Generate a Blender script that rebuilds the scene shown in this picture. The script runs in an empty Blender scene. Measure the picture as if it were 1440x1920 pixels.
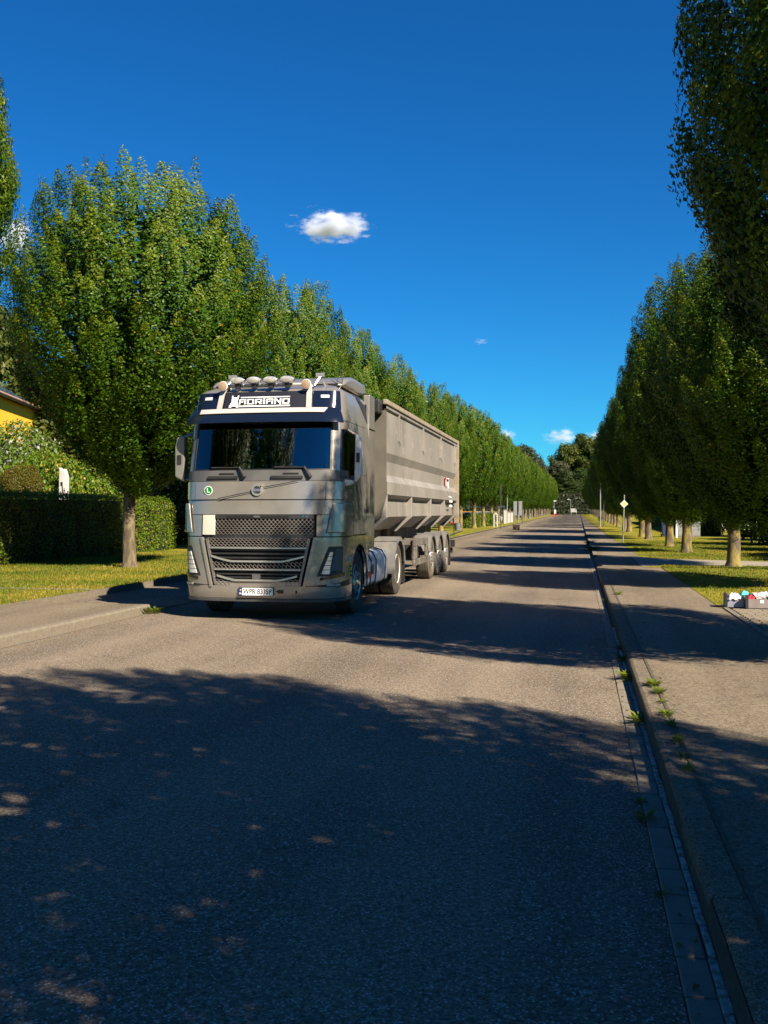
import bpy, math, random
import numpy as np
from mathutils import Vector, Matrix
R = math.radians
random.seed(7)
SC = bpy.context.scene
COL = SC.collection

# ------------------------------------------------------------------ camera
YAW = math.atan(365 / 1850)
cam = bpy.data.cameras.new('camera')
cam.sensor_fit = 'VERTICAL'; cam.sensor_height = 24; cam.lens = 24 * 1850 / 1920
cam.clip_start = 0.05; cam.clip_end = 6000
co = bpy.data.objects.new('camera', cam); COL.objects.link(co)
co.location = (0, 0, 1.61); co.rotation_euler = (R(90), 0, YAW)
SC.camera = co
# ------------------------------------------------------------------ sky, sun, exposure
SUN_AZ = (0.762, -0.648)      # horizontal direction towards the sun
SUN_EL = R(40)
w = bpy.data.worlds.new('World'); SC.world = w; w.use_nodes = True
nt = w.node_tree; nt.nodes.clear()
out = nt.nodes.new('ShaderNodeOutputWorld'); bg = nt.nodes.new('ShaderNodeBackground')
sky = nt.nodes.new('ShaderNodeTexSky'); sky.sky_type = 'NISHITA'; sky.sun_disc = False
sky.sun_elevation = SUN_EL; sky.sun_rotation = math.atan2(SUN_AZ[0], SUN_AZ[1])
sky.air_density = 1.0; sky.dust_density = 0.05; sky.ozone_density = 4.0; sky.altitude = 300
hsv = nt.nodes.new('ShaderNodeHueSaturation'); hsv.inputs['Saturation'].default_value = 1.2
hsv.inputs['Value'].default_value = 1.0; hsv.inputs['Hue'].default_value = .507
tint = nt.nodes.new('ShaderNodeMix'); tint.data_type = 'RGBA'; tint.blend_type = 'MULTIPLY'; tint.inputs[0].default_value = 1; tint.inputs[7].default_value = (.15, .74, 1.0, 1)
nt.links.new(sky.outputs[0], hsv.inputs['Color']); nt.links.new(hsv.outputs[0], tint.inputs[6]); nt.links.new(tint.outputs[2], bg.inputs['Color'])
bg.inputs['Strength'].default_value = 0.05
nt.links.new(bg.outputs[0], out.inputs['Surface'])
sl = bpy.data.lights.new('sun', 'SUN'); sl.energy = 5.0; sl.angle = R(0.5); sl.color = (1, 0.87, 0.68)
so = bpy.data.objects.new('sun', sl); COL.objects.link(so)
sd = Vector((SUN_AZ[0] * math.cos(SUN_EL), SUN_AZ[1] * math.cos(SUN_EL), math.sin(SUN_EL)))
so.rotation_euler = sd.to_track_quat('Z', 'Y').to_euler(); so.location = (30, -30, 60)
vs = SC.view_settings
vs.view_transform = 'Standard'; vs.look = 'None'; vs.exposure = 1.32; vs.gamma = 1.0; vs.use_curve_mapping = False
cy = SC.cycles
cy.max_bounces = 8; cy.diffuse_bounces = 1; cy.glossy_bounces = 3; cy.transmission_bounces = 4
cy.transparent_max_bounces = 12; cy.volume_bounces = 3; cy.volume_step_rate = 0.5
cy.use_denoising = True

# ------------------------------------------------------------------ helpers
def tag(o, label=None, cat=None, group=None, kind=None):
    if label: o['label'] = label
    if cat: o['category'] = cat
    if group: o['group'] = group
    if kind: o['kind'] = kind
    return o
def empty(name, loc=(0, 0, 0), rz=0, parent=None):
    o = bpy.data.objects.new(name, None); COL.objects.link(o)
    o.location = loc; o.rotation_euler = (0, 0, rz); o.empty_display_size = 0.2
    if parent: o.parent = parent
    return o
def copy_tree(o, parent=None):
    c = o.copy(); COL.objects.link(c); c.parent = parent
    for ch in [x for x in o.children]: copy_tree(ch, c)
    return c
def finish(o, me, mats, parent, smooth, bevel):
    for m in (mats if isinstance(mats, (list, tuple)) else [mats]): me.materials.append(m)
    if smooth is not None:
        me.polygons.foreach_set('use_smooth', [True] * len(me.polygons))
        me.set_sharp_from_angle(angle=R(smooth))
    if bevel:
        b = o.modifiers.new('bevel', 'BEVEL'); b.width = bevel; b.segments = 2; b.limit_method = 'ANGLE'; b.angle_limit = R(40)
    if parent: o.parent = parent
class MB:
    def __init__(s): s.v = []; s.f = []; s.m = []; s.cur = 0
    def add(s, V, F):
        n = len(s.v); s.v += [tuple(p) for p in V]
        for f in F: s.f.append([i + n for i in f]); s.m.append(s.cur)
        return s
    def box(s, x0, x1, y0, y1, z0, z1):
        V = [(x0,y0,z0),(x1,y0,z0),(x1,y1,z0),(x0,y1,z0),(x0,y0,z1),(x1,y0,z1),(x1,y1,z1),(x0,y1,z1)]
        return s.add(V, [(3,2,1,0),(4,5,6,7),(0,1,5,4),(1,2,6,5),(2,3,7,6),(3,0,4,7)])
    def prism(s, poly, axis, a, b):
        # polygon (p,q): axis x -> (y,z), y -> (x,z), z -> (x,y)
        def P(p, t): return (t, p[0], p[1]) if axis == 'x' else (p[0], t, p[1]) if axis == 'y' else (p[0], p[1], t)
        n = len(poly)
        ar = sum(poly[i][0] * poly[(i+1) % n][1] - poly[(i+1) % n][0] * poly[i][1] for i in range(n))
        if (ar < 0) != (axis == 'y'): poly = poly[::-1]
        V = [P(p, a) for p in poly] + [P(p, b) for p in poly]
        F = [list(range(n))[::-1], list(range(n, 2 * n))] + [(i, (i+1) % n, n + (i+1) % n, n + i) for i in range(n)]
        if a > b: F = [f[::-1] for f in F]
        return s.add(V, F)
    def tube(s, pts, r, n=8, cap=True):
        pts = [Vector(p) for p in pts]; V = []; F = []
        rs = r if isinstance(r, (list, tuple)) else [r] * len(pts)
        for i, p in enumerate(pts):
            d = (pts[min(i+1, len(pts)-1)] - pts[max(i-1, 0)]).normalized()
            a = d.cross(Vector((0, 0, 1)) if abs(d.z) < .9 else Vector((1, 0, 0))).normalized(); b = d.cross(a)
            for k in range(n):
                t = 2 * math.pi * k / n; V.append(p + (a * math.cos(t) + b * math.sin(t)) * rs[i])
        for i in range(len(pts) - 1):
            for k in range(n):
                F.append((i*n+k, (i+1)*n+k, (i+1)*n+(k+1) % n, i*n+(k+1) % n))
        if cap: F.append(list(range(n))); F.append(list(range((len(pts)-1)*n, len(pts)*n))[::-1])
        return s.add(V, F)
    def lathe(s, prof, c, axis='x', n=24, sx=1, sy=1, sgn=1):
        # prof: (radius, along) ; axis direction sgn
        V = []; F = []
        for r_, t in prof:
            for k in range(n):
                a = 2 * math.pi * k / n; p, q = r_ * math.cos(a) * sx, r_ * math.sin(a) * sy; t2 = t * sgn
                V.append((c[0]+t2, c[1]+p, c[2]+q) if axis == 'x' else (c[0]+p, c[1]+t2, c[2]+q) if axis == 'y' else (c[0]+p, c[1]+q, c[2]+t2))
        for i in range(len(prof) - 1):
            for k in range(n):
                F.append((i*n+k, i*n+(k+1) % n, (i+1)*n+(k+1) % n, (i+1)*n+k))
        if prof[0][0] > 1e-4: F.append(list(range(n))[::-1])
        if prof[-1][0] > 1e-4: F.append(list(range((len(prof)-1)*n, len(prof)*n)))
        if axis == 'y': F = [f[::-1] for f in F]
        if sgn < 0: F = [f[::-1] for f in F]
        return s.add(V, F)
    def arc(s, x0, x1, cy_, cz, r0, r1, a0, a1, n=14):
        V = []; F = []
        for i in range(n + 1):
            a = R(a0 + (a1 - a0) * i / n); c_, s_ = math.cos(a), math.sin(a)
            V += [(x0, cy_+r0*c_, cz+r0*s_), (x1, cy_+r0*c_, cz+r0*s_), (x1, cy_+r1*c_, cz+r1*s_), (x0, cy_+r1*c_, cz+r1*s_)]
        for i in range(n):
            for k in range(4): F.append((i*4+k, i*4+(k+1) % 4, i*4+4+(k+1) % 4, i*4+4+k))
        F.append((3,2,1,0)); F.append((n*4, n*4+1, n*4+2, n*4+3))
        return s.add(V, F)
    def build(s, name, mats, parent=None, smooth=None, bevel=None, loc=None):
        me = bpy.data.meshes.new(name); me.from_pydata(s.v, [], s.f)
        me.polygons.foreach_set('material_index', s.m)
        o = bpy.data.objects.new(name, me); COL.objects.link(o)
        finish(o, me, mats, parent, smooth, bevel)
        if loc is not None: o.location = loc
        return o
def text(name, body, size, mat, loc, rot, parent=None, ext=.002, align='CENTER', sx=1):
    c = bpy.data.curves.new(name, 'FONT'); c.body = body; c.size = size; c.extrude = ext
    c.align_x = align; c.align_y = 'CENTER'; c.materials.append(mat); c.resolution_u = 3
    tmp = bpy.data.objects.new(name + '_curve', c); COL.objects.link(tmp)
    me = bpy.data.meshes.new_from_object(tmp.evaluated_get(bpy.context.evaluated_depsgraph_get())); bpy.data.objects.remove(tmp)
    o = bpy.data.objects.new(name, me); COL.objects.link(o); o.location = loc; o.rotation_euler = rot; o.scale = (sx, 1, 1)
    if not me.materials: me.materials.append(mat)
    if parent: o.parent = parent
    return o
def at(u, v, z=0.0):          # ground point for a spot seen in the photograph
    f, h, c, s = 1850, 1.61, math.cos(YAW), math.sin(YAW)
    d = f * (h - z) / (v - 960); cr = (u - 720) / f * d
    return cr * c - d * s, d * c + cr * s, d
def far_at(u, v, d):
    f, c, s = 1850, math.cos(YAW), math.sin(YAW)
    cr = (u - 720) / f * d
    return cr * c - d * s, d * c + cr * s, 1.61 + (960 - v) / f * d
def gz(y): return max(0.0, y - 60) * 0.0035

# ------------------------------------------------------------------ materials
def newmat(name):
    m = bpy.data.materials.new(name); m.use_nodes = True
    n = m.node_tree.nodes; b = n['Principled BSDF']
    return m, m.node_tree, b
def mix_noise(t, c1, c2, scale, detail=4, lo=.35, hi=.65, coord='Object', stretch=None):
    tc = t.nodes.new('ShaderNodeTexCoord'); no = t.nodes.new('ShaderNodeTexNoise')
    no.inputs['Scale'].default_value = scale; no.inputs['Detail'].default_value = detail
    src = tc.outputs[coord]
    if stretch:
        mp = t.nodes.new('ShaderNodeMapping'); mp.inputs['Scale'].default_value = stretch
        t.links.new(src, mp.inputs[0]); src = mp.outputs[0]
    t.links.new(src, no.inputs['Vector'])
    rp = t.nodes.new('ShaderNodeMapRange'); rp.inputs[1].default_value = lo; rp.inputs[2].default_value = hi
    t.links.new(no.outputs['Fac'], rp.inputs[0])
    mx = t.nodes.new('ShaderNodeMix'); mx.data_type = 'RGBA'
    t.links.new(rp.outputs[0], mx.inputs[0])
    for sk, c in ((6, c1), (7, c2)):
        if hasattr(c, 'links'): t.links.new(c, mx.inputs[sk])
        else: mx.inputs[sk].default_value = (*c, 1)
    return mx.outputs[2], rp.outputs[0], src
def bump(t, b, src, scale, strength, dist=.01, kind='noise'):
    n = t.nodes.new('ShaderNodeTexNoise' if kind == 'noise' else 'ShaderNodeTexVoronoi'); n.inputs['Scale'].default_value = scale
    t.links.new(src, n.inputs['Vector'])
    bp = t.nodes.new('ShaderNodeBump'); bp.inputs['Strength'].default_value = strength; bp.inputs['Distance'].default_value = dist
    t.links.new(n.outputs[0], bp.inputs['Height']); t.links.new(bp.outputs[0], b.inputs['Normal'])
def mat(name, c, rough=.5, metal=0, c2=None, scale=6, coat=0, bmp=0, bscale=60, spec=.5, emit=None, lo=.35, hi=.65, stretch=None):
    m, t, b = newmat(name)
    b.inputs['Base Color'].default_value = (*c, 1); b.inputs['Roughness'].default_value = rough
    b.inputs['Metallic'].default_value = metal; b.inputs['Coat Weight'].default_value = coat; b.inputs['Coat Roughness'].default_value = .06
    b.inputs['Specular IOR Level'].default_value = spec
    if c2:
        o, fac, src = mix_noise(t, c, c2, scale, lo=lo, hi=hi, stretch=stretch); t.links.new(o, b.inputs['Base Color'])
        if bmp: bump(t, b, src, bscale, bmp)
    return m
def glass(name, tint, gloss=1.0):
    m, t, b = newmat(name); t.nodes.remove(b)
    o = t.nodes['Material Output']; tr = t.nodes.new('ShaderNodeBsdfTransparent'); gl = t.nodes.new('ShaderNodeBsdfGlossy')
    tr.inputs[0].default_value = (*tint, 1); gl.inputs['Roughness'].default_value = .015; gl.inputs[0].default_value = (gloss, gloss, gloss, 1)
    fr = t.nodes.new('ShaderNodeFresnel'); fr.inputs[0].default_value = 2.2
    mx = t.nodes.new('ShaderNodeMixShader'); t.links.new(fr.outputs[0], mx.inputs[0])
    t.links.new(tr.outputs[0], mx.inputs[1]); t.links.new(gl.outputs[0], mx.inputs[2]); t.links.new(mx.outputs[0], o.inputs[0])
    return m
def asphalt(name, c1, c2, grit, gs=150, bs=.5, patch=None):
    m, t, b = newmat(name); L = t.links
    base, fac, src = mix_noise(t, c1, c2, .45, detail=6)
    fine, _, _ = mix_noise(t, (.72, .72, .72), (1.3, 1.29, 1.27), 38, detail=3)
    mu = t.nodes.new('ShaderNodeMix'); mu.data_type = 'RGBA'; mu.blend_type = 'MULTIPLY'; mu.inputs[0].default_value = 1
    L.new(base, mu.inputs[6]); L.new(fine, mu.inputs[7])
    wear, _, _ = mix_noise(t, (.80, .80, .81), (1.14, 1.13, 1.12), 1.1, detail=5, lo=.38, hi=.62, stretch=(1, .06, 1))
    mw = t.nodes.new('ShaderNodeMix'); mw.data_type = 'RGBA'; mw.blend_type = 'MULTIPLY'; mw.inputs[0].default_value = 1
    L.new(mu.outputs[2], mw.inputs[6]); L.new(wear, mw.inputs[7]); mu = mw
    spot, _, _ = mix_noise(t, (1, 1, 1), (.62, .61, .60), 1.7, detail=3, lo=.66, hi=.78)
    mw2 = t.nodes.new('ShaderNodeMix'); mw2.data_type = 'RGBA'; mw2.blend_type = 'MULTIPLY'; mw2.inputs[0].default_value = 1
    L.new(mu.outputs[2], mw2.inputs[6]); L.new(spot, mw2.inputs[7]); mu = mw2
    vo = t.nodes.new('ShaderNodeTexVoronoi'); vo.inputs['Scale'].default_value = gs; L.new(src, vo.inputs['Vector'])
    # per-stone shade
    sep = t.nodes.new('ShaderNodeSeparateColor'); L.new(vo.outputs['Color'], sep.inputs[0])
    mr = t.nodes.new('ShaderNodeMapRange'); mr.inputs[1].default_value = 0; mr.inputs[2].default_value = 1; mr.inputs[3].default_value = .55; mr.inputs[4].default_value = 1.4
    L.new(sep.outputs[0], mr.inputs[0])
    mu2 = t.nodes.new('ShaderNodeMix'); mu2.data_type = 'RGBA'; mu2.blend_type = 'MULTIPLY'; mu2.inputs[0].default_value = 1
    cmb = t.nodes.new('ShaderNodeCombineColor')
    for i in range(3): L.new(mr.outputs[0], cmb.inputs[i])
    L.new(mu.outputs[2], mu2.inputs[6]); L.new(cmb.outputs[0], mu2.inputs[7])
    gt = t.nodes.new('ShaderNodeMath'); gt.operation = 'GREATER_THAN'; gt.inputs[1].default_value = .93; L.new(sep.outputs[1], gt.inputs[0])
    mx = t.nodes.new('ShaderNodeMix'); mx.data_type = 'RGBA'; mx.inputs[7].default_value = (*grit, 1)
    L.new(gt.outputs[0], mx.inputs[0]); L.new(mu2.outputs[2], mx.inputs[6])
    L.new(mx.outputs[2], b.inputs['Base Color']); b.inputs['Roughness'].default_value = .9; b.inputs['Specular IOR Level'].default_value = .12
    bp = t.nodes.new('ShaderNodeBump'); bp.inputs['Strength'].default_value = bs; bp.inputs['Distance'].default_value = .006
    L.new(vo.outputs['Distance'], bp.inputs['Height']); bp.invert = True; L.new(bp.outputs[0], b.inputs['Normal'])
    return m
def leafmat(name, trans=.13, rough=.45, spec=.22):
    m, t, b = newmat(name); L = t.links
    a = t.nodes.new('ShaderNodeAttribute'); a.attribute_name = 'Col'
    L.new(a.outputs['Color'], b.inputs['Base Color']); b.inputs['Roughness'].default_value = rough; b.inputs['Specular IOR Level'].default_value = spec
    tl = t.nodes.new('ShaderNodeBsdfTranslucent'); g = t.nodes.new('ShaderNodeMix'); g.data_type = 'RGBA'; g.blend_type = 'MULTIPLY'
    g.inputs[0].default_value = 1; g.inputs[7].default_value = (1.3, 1.25, .35, 1); L.new(a.outputs['Color'], g.inputs[6]); L.new(g.outputs[2], tl.inputs[0])
    mx = t.nodes.new('ShaderNodeMixShader'); mx.inputs[0].default_value = trans
    L.new(b.outputs[0], mx.inputs[1]); L.new(tl.outputs[0], mx.inputs[2]); L.new(mx.outputs[0], t.nodes['Material Output'].inputs[0])
    return m
M = {}
M['road'] = asphalt('road_asphalt', (.148, .119, .088), (.184, .150, .112), (.34, .33, .31), 120)
M['walk'] = asphalt('pavement_asphalt', (.150, .123, .088), (.182, .150, .108), (.25, .23, .2), 170, .4)
M['lane'] = asphalt('dusty_lane', (.175, .145, .10), (.14, .118, .085), (.28, .24, .19), 140, .4)
M['conc'] = mat('kerb_concrete', (.135, .113, .083), .92, c2=(.18, .153, .113), scale=16, bmp=.3, bscale=140)
M['gutter'] = mat('gutter_concrete', (.15, .13, .102), .85, c2=(.205, .178, .142), scale=7, bmp=.25, bscale=160)
M['worn'] = mat('worn_mortar', (.13, .125, .11), .9, c2=(.42, .40, .36), scale=26, bmp=.5, bscale=90)
M['dirt'] = mat('joint_dirt', (.045, .04, .03), .95, c2=(.09, .075, .05), scale=30)
M['paver'] = mat('paving_stone', (.17, .14, .10), .85, c2=(.24, .20, .145), scale=5, bmp=.3, bscale=120)
def grassmat():
    m, t, b = newmat('lawn_grass'); L = t.links
    o1, _, src = mix_noise(t, (.085, .115, .008), (.24, .195, .022), .7, detail=8, lo=.38, hi=.62)
    o2, _, _ = mix_noise(t, o1, (.30, .225, .05), 2.6, detail=6, lo=.52, hi=.8)
    o3, _, _ = mix_noise(t, (.5, .5, .5), (1.5, 1.5, 1.4), 45, detail=2)
    mu = t.nodes.new('ShaderNodeMix'); mu.data_type = 'RGBA'; mu.blend_type = 'MULTIPLY'; mu.inputs[0].default_value = 1
    L.new(o2, mu.inputs[6]); L.new(o3, mu.inputs[7]); L.new(mu.outputs[2], b.inputs['Base Color'])
    b.inputs['Roughness'].default_value = .9; b.inputs['Specular IOR Level'].default_value = .1
    bump(t, b, src, 60, .8, .03)
    return m
M['lawn'] = grassmat()
M['leaf'] = leafmat('hornbeam_leaf')
M['leaf2'] = leafmat('shrub_leaf', .3, .5, .3)
M['blade'] = leafmat('grass_blade', .3, .6, .2)
M['bark'] = mat('bark', (.075, .056, .038), .95, c2=(.17, .135, .08), scale=11, bmp=1, bscale=26, lo=.40, hi=.62, stretch=(1, 1, .3))
M['lichen'] = mat('lichen_bark', (.085, .064, .044), .95, c2=(.22, .175, .045), scale=6, bmp=1, bscale=26, lo=.42, hi=.60, stretch=(1, 1, .35))
# truck
def paintmat():
    m, t, b = newmat('taupe_metallic_paint'); L = t.links
    o, fac, src = mix_noise(t, (.315, .292, .262), (.36, .332, .296), 2.2, detail=5)
    L.new(o, b.inputs['Base Color']); b.inputs['Metallic'].default_value = .52
    b.inputs['Coat Weight'].default_value = .5; b.inputs['Coat Roughness'].default_value = .05
    mr = t.nodes.new('ShaderNodeMapRange'); mr.inputs[3].default_value = .22; mr.inputs[4].default_value = .33
    L.new(fac, mr.inputs[0]); L.new(mr.outputs[0], b.inputs['Roughness'])
    return m
M['paint'] = paintmat()
M['navy'] = mat('black_gloss', (.006, .010, .022), .12, coat=.6)
M['black'] = mat('black_plastic', (.018, .018, .02), .45, c2=(.03, .029, .028), scale=8)
M['void'] = mat('dark_recess', (.004, .004, .005), .9)
M['cowl'] = mat('grey_plastic', (.075, .075, .078), .5, c2=(.10, .10, .10), scale=4)
M['mesh'] = mat('grille_silver', (.27, .245, .225), .4, .5, c2=(.20, .17, .155), scale=3)
M['trim'] = mat('silver_trim', (.55, .54, .52), .3, .7)
M['pale'] = mat('pale_panel', (.62, .59, .50), .55, c2=(.52, .49, .41), scale=5, stretch=(1, 1, .2))
M['white'] = mat('white_paint', (.78, .77, .75), .4, c2=(.68, .67, .64), scale=4)
M['silver'] = mat('pale_silver_trim', (.46, .45, .43), .4, .1, c2=(.40, .39, .37), scale=4)
M['print'] = mat('white_print', (.85, .85, .85), .5)
M['chrome'] = mat('chrome', (.75, .75, .76), .12, 1)
M['alloy'] = mat('alloy_rim', (.62, .61, .60), .32, .8, c2=(.45, .42, .38), scale=9)
M['rimwhite'] = mat('silver_rim', (.68, .66, .62), .4, .3, c2=(.55, .50, .44), scale=6)
M['tyre'] = mat('tyre_rubber', (.022, .021, .02), .85, c2=(.075, .062, .048), scale=4, bmp=.3, bscale=70)
M['tyredust'] = mat('dusty_tyre', (.07, .058, .045), .9, c2=(.14, .115, .085), scale=4, bmp=.3, bscale=70)
M['tank'] = mat('tank_aluminium', (.74, .76, .80), .35, .15, c2=(.66, .68, .72), scale=3)
M['fender'] = mat('fender_plastic', (.11, .11, .11), .6, c2=(.16, .15, .14), scale=5)
def dustymat():
    m, t, b = newmat('dusty_trailer_paint'); L = t.links
    o, _, src = mix_noise(t, (.195, .182, .165), (.262, .245, .222), 1.1, detail=6, stretch=(1, 1, .5))
    o2, _, _ = mix_noise(t, o, (.15, .135, .11), 2.4, detail=6, lo=.54, hi=.74, stretch=(1, 1, .10))
    o3, _, _ = mix_noise(t, o2, (.30, .27, .23), 7, detail=5, lo=.58, hi=.72, stretch=(1, .6, 1))
    o4, _, _ = mix_noise(t, o3, (.16, .085, .04), 5, detail=6, lo=.70, hi=.76)
    L.new(o4, b.inputs['Base Color']); b.inputs['Roughness'].default_value = .55; b.inputs['Metallic'].default_value = .1
    bump(t, b, src, 2.2, .12, .03); return m
M['trailer'] = dustymat()
M['trailrust'] = mat('rusty_rail', (.22, .165, .10), .8, c2=(.26, .235, .20), scale=5)
M['trailshade'] = mat('shaded_trailer_paint', (.14, .125, .10), .6, c2=(.10, .09, .075), scale=2)  # darker than the trailer body: the cab's shade put into the colour
M['chassis'] = mat('chassis_paint', (.16, .145, .125), .65, c2=(.075, .06, .05), scale=5)
M['rust'] = mat('rusty_steel', (.10, .055, .03), .85, c2=(.20, .15, .10), scale=7)
M['lens'] = mat('lamp_lens', (.85, .85, .85), .08, .2, coat=1)
M['lampglass'] = mat('spot_lens', (.40, .39, .37), .2, .35, c2=(.62, .60, .57), scale=14, coat=.6)
M['orange'] = mat('orange_lens', (.75, .16, .02), .3)
M['red'] = mat('red_lens', (.45, .02, .015), .3)
M['green'] = mat('green_print', (.0, .19, .03), .5)
M['blue'] = mat('blue_print', (.01, .03, .30), .5)
M['yellow'] = mat('yellow_print', (.75, .52, .0), .5)
M['magenta'] = mat('magenta_print', (.5, .02, .35), .5)
M['teal'] = mat('teal_print', (.0, .3, .28), .5)
M['brown'] = mat('horn_brown', (.36, .25, .17), .45, .1)
M['kerbshade'] = mat('shade_toned_concrete', (.028, .027, .020), .95, c2=(.06, .055, .042), scale=14, bmp=.4, bscale=60)  # darkened concrete, carries the shade of the kerb face as colour
M['glass'] = glass('windscreen_glass', (.50, .62, .60), .9)
M['sideglass'] = glass('side_glass', (.35, .42, .42), .9)
M['trimcloth'] = mat('cab_interior', (.055, .055, .06), .9, c2=(.09, .085, .08), scale=6)
M['dash'] = mat('dashboard', (.10, .10, .10), .7)
M['paper'] = mat('paper', (.75, .76, .72), .8)

# ------------------------------------------------------------------ ground setting
def strip(name, ys, xl, xr, z, m, nx=1, parent=None, kind='structure'):
    V, F = [], []
    fl = xl if callable(xl) else (lambda y: xl); fr = xr if callable(xr) else (lambda y: xr)
    for y in ys:
        for i in range(nx + 1):
            V.append((fl(y) + (fr(y) - fl(y)) * i / nx, y, z + gz(y)))
    n = nx + 1
    for j in range(len(ys) - 1):
        for i in range(nx): F.append((j*n+i, j*n+i+1, (j+1)*n+i+1, (j+1)*n+i))
    b = MB(); b.add(V, F); o = b.build(name, m, parent)
    if kind: o['kind'] = kind
    return o
YS = [-30, 0, 10, 20, 30, 40, 50, 60, 62, 80, 110, 150, 200, 250, 285]
strip('road', YS, -6.75, .34, 0, M['road'])
strip('crossing_road', [285, 292], -300, 300, .005, M['road'])
strip('ground', [-200, -30, 0, 60, 62, 150, 285, 600, 2500], -2500, 2500, -.12, M['lawn'])
strip('right_pavement', [-30, 0, 27, 34, 60, 62, 120, 285], .64, lambda y: 2.2 - .006 * max(0, y - 20) + (-.15 if y > 40 else 0), .12, M['walk'])
strip('right_lawn', [-30, 0, 16.05], 3.98, 90, .125, M['lawn'])
strip('right_lawn', [16.05, 16.6, 20, 24, 27.9], lambda y: 2.17 + .03 * math.sin(y * 3), 90, .126, M['lawn'])
strip('right_lawn', [32.8, 60, 62, 120, 200, 285], lambda y: 2.2 - .006 * max(0, y - 20) - .1, 90, .125, M['lawn'])
# side path leading off to the right between the two lawns
b = MB(); pn = [(1.7, 27.6), (2.3, 28.6), (5, 28.55), (20, 27.0), (90, 20)]; pf = [(1.7, 34.0), (2.6, 32.4), (5.4, 31.0), (20, 29.4), (90, 22.5)]
V = []; F = []
for (p, q) in zip(pn, pf): V += [(p[0], p[1], .131), (q[0], q[1], .131)]
for i in range(4): F.append((2*i, 2*i+2, 2*i+3, 2*i+1))
b.add(V, F); tag(b.build('side_path', mat('pale_asphalt', (.27, .24, .19), .9, c2=(.22, .195, .155), scale=2)), kind='structure')
b = MB(); b.add([(1.7, 27.4, .126), (90, 18, .126), (90, 30, .126), (1.7, 34.2, .126)], [(0, 1, 2, 3)]); tag(b.build('path_verge', M['lawn']), kind='structure')
b = MB()
for i in range(1, 4):
    (x0, y0), (x1, y1) = pf[i], pf[i+1]; b.add([(x0, y0, .136), (x1, y1, .136), (x1, y1+.1, .136), (x0, y0+.1, .136)], [(0, 1, 2, 3)])
tag(b.build('path_edging', M['conc']), kind='structure')
# left side
strip('left_pavement', [-30, 0, 14.4, 14.8], -9.0, -6.87, .13, M['walk'])
strip('driveway', [14.8, 22, 30, 45], -9.0, -6.75, .012, M['road'])
b = MB(); b.box(-9, -6.87, 14.74, 14.8, -.05, .127); tag(b.build('pavement_edge', M['conc']), kind='structure')
strip('left_lawn', [-30, 0, 20, 45], -120, -9.0, .14, M['lawn'])
strip('left_lawn', [45, 60, 62, 120, 200, 285], -120, lambda y: -7.55 + .006 * (y - 60), .06, M['lawn'])
b = MB(); b.box(-9.04, -8.98, -30, 45, -.1, .137); tag(b.build('lawn_edging', M['conc']), kind='structure')
b = MB(); b.box(-13.5, -9.05, 17.15, 17.29, .0, .152); tag(b.build('garden_path_edging', M['conc']), kind='structure')
strip('parking_lane', [26, 45, 60, 62, 120, 200, 285], lambda y: -7.5 + .003 * max(0, y - 60), lambda y: -4.75 + .25 * math.sin(y * .21), .006, M['lane'])
strip('parking_lane_far_kerb', [45, 60, 62, 120, 200, 285], lambda y: -7.6 + .006 * (y - 60), lambda y: -7.45 + .006 * (y - 60), .065, M['conc'])

# kerb and gutter stones
def stones(pname, x0, x1, z0, z1, ya, yb, L, m, name, jit=.004, prof=None):
    xc = sum(q[0] for q in prof) / len(prof) if prof else (x0 + x1) / 2
    if prof: prof = [(q[0] - xc, q[1]) for q in prof]
    x0 -= xc; x1 -= xc
    root = empty(pname, (xc, ya, 0)); root['kind'] = 'structure'
    y = ya; data = None
    while y < yb - .01:
        if data is None:
            b = MB()
            if prof: b.prism(prof, 'y', .004, L - .004)
            else: b.box(x0, x1, .004, L - .004, z0, z1)
            o = b.build(name, m, root, None, .006); data = o
        else:
            o = data.copy(); COL.objects.link(o); o.parent = root
        o.location = (random.uniform(-jit, jit), y - ya, random.uniform(-jit, jit) * .6)
        o.rotation_euler = (0, random.uniform(-.01, .01), random.uniform(-.002, .002))
        y += L
    return root
stones('right_kerb', 0, 0, 0, 0, -2, 22, 1.0, M['walk'], 'kerbstone', prof=[(.485, -.1), (.645, -.1), (.645, .121), (.53, .122), (.503, .110)])
b = MB(); b.prism([(.4815, -.05), (.501, .106), (.504, .106), (.489, -.05)], 'y', -2, 22); tag(b.build('kerb_face_shade', M['kerbshade']), kind='structure')  # dark strip that paints shade onto the kerb face
strip('right_kerb_top', [22, 27.5], .505, .645, .124, M['walk'])
b = MB(); b.box(.495, .515, 22, 27.4, -.1, .123); tag(b.build('right_kerb_face', M['conc']), kind='structure')
strip('right_kerb_dropped', [27.5, 34.5], .5, .645, .03, M['conc'])
b = MB(); b.add([(.5, 27.4, -.01), (.66, 27.4, -.01), (.66, 34.6, -.01), (.5, 34.6, -.01), (.5, 27.4, .03), (.66, 27.4, .122), (.66, 34.6, .122), (.5, 34.6, .03)], [(4, 5, 6, 7), (0, 1, 5, 4)]); tag(b.build('dropped_kerb_ramp', M['walk']), kind='structure')
V = [(.5, y, z_ + gz(y)) for y in (34.5, 60, 62, 120, 200, 285) for z_ in (-.05, .122)]
b = MB(); b.add(V, [(2*i, 2*i+1, 2*i+3, 2*i+2)[::-1] for i in range(5)]); tag(b.build('far_kerb_face', M['conc']), kind='structure')
strip('far_kerb_top', [34.5, 60, 62, 120, 200, 285], .5, .645, .123, M['conc'])
stones('gutter', .345, .452, -.1, .006, -.5, 14.8, .30, M['gutter'], 'gutter_stone', jit=.0025)
strip('far_gutter', [14.8, 30, 60, 62, 120, 200, 285], .345, .452, .005, M['gutter'])
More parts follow.
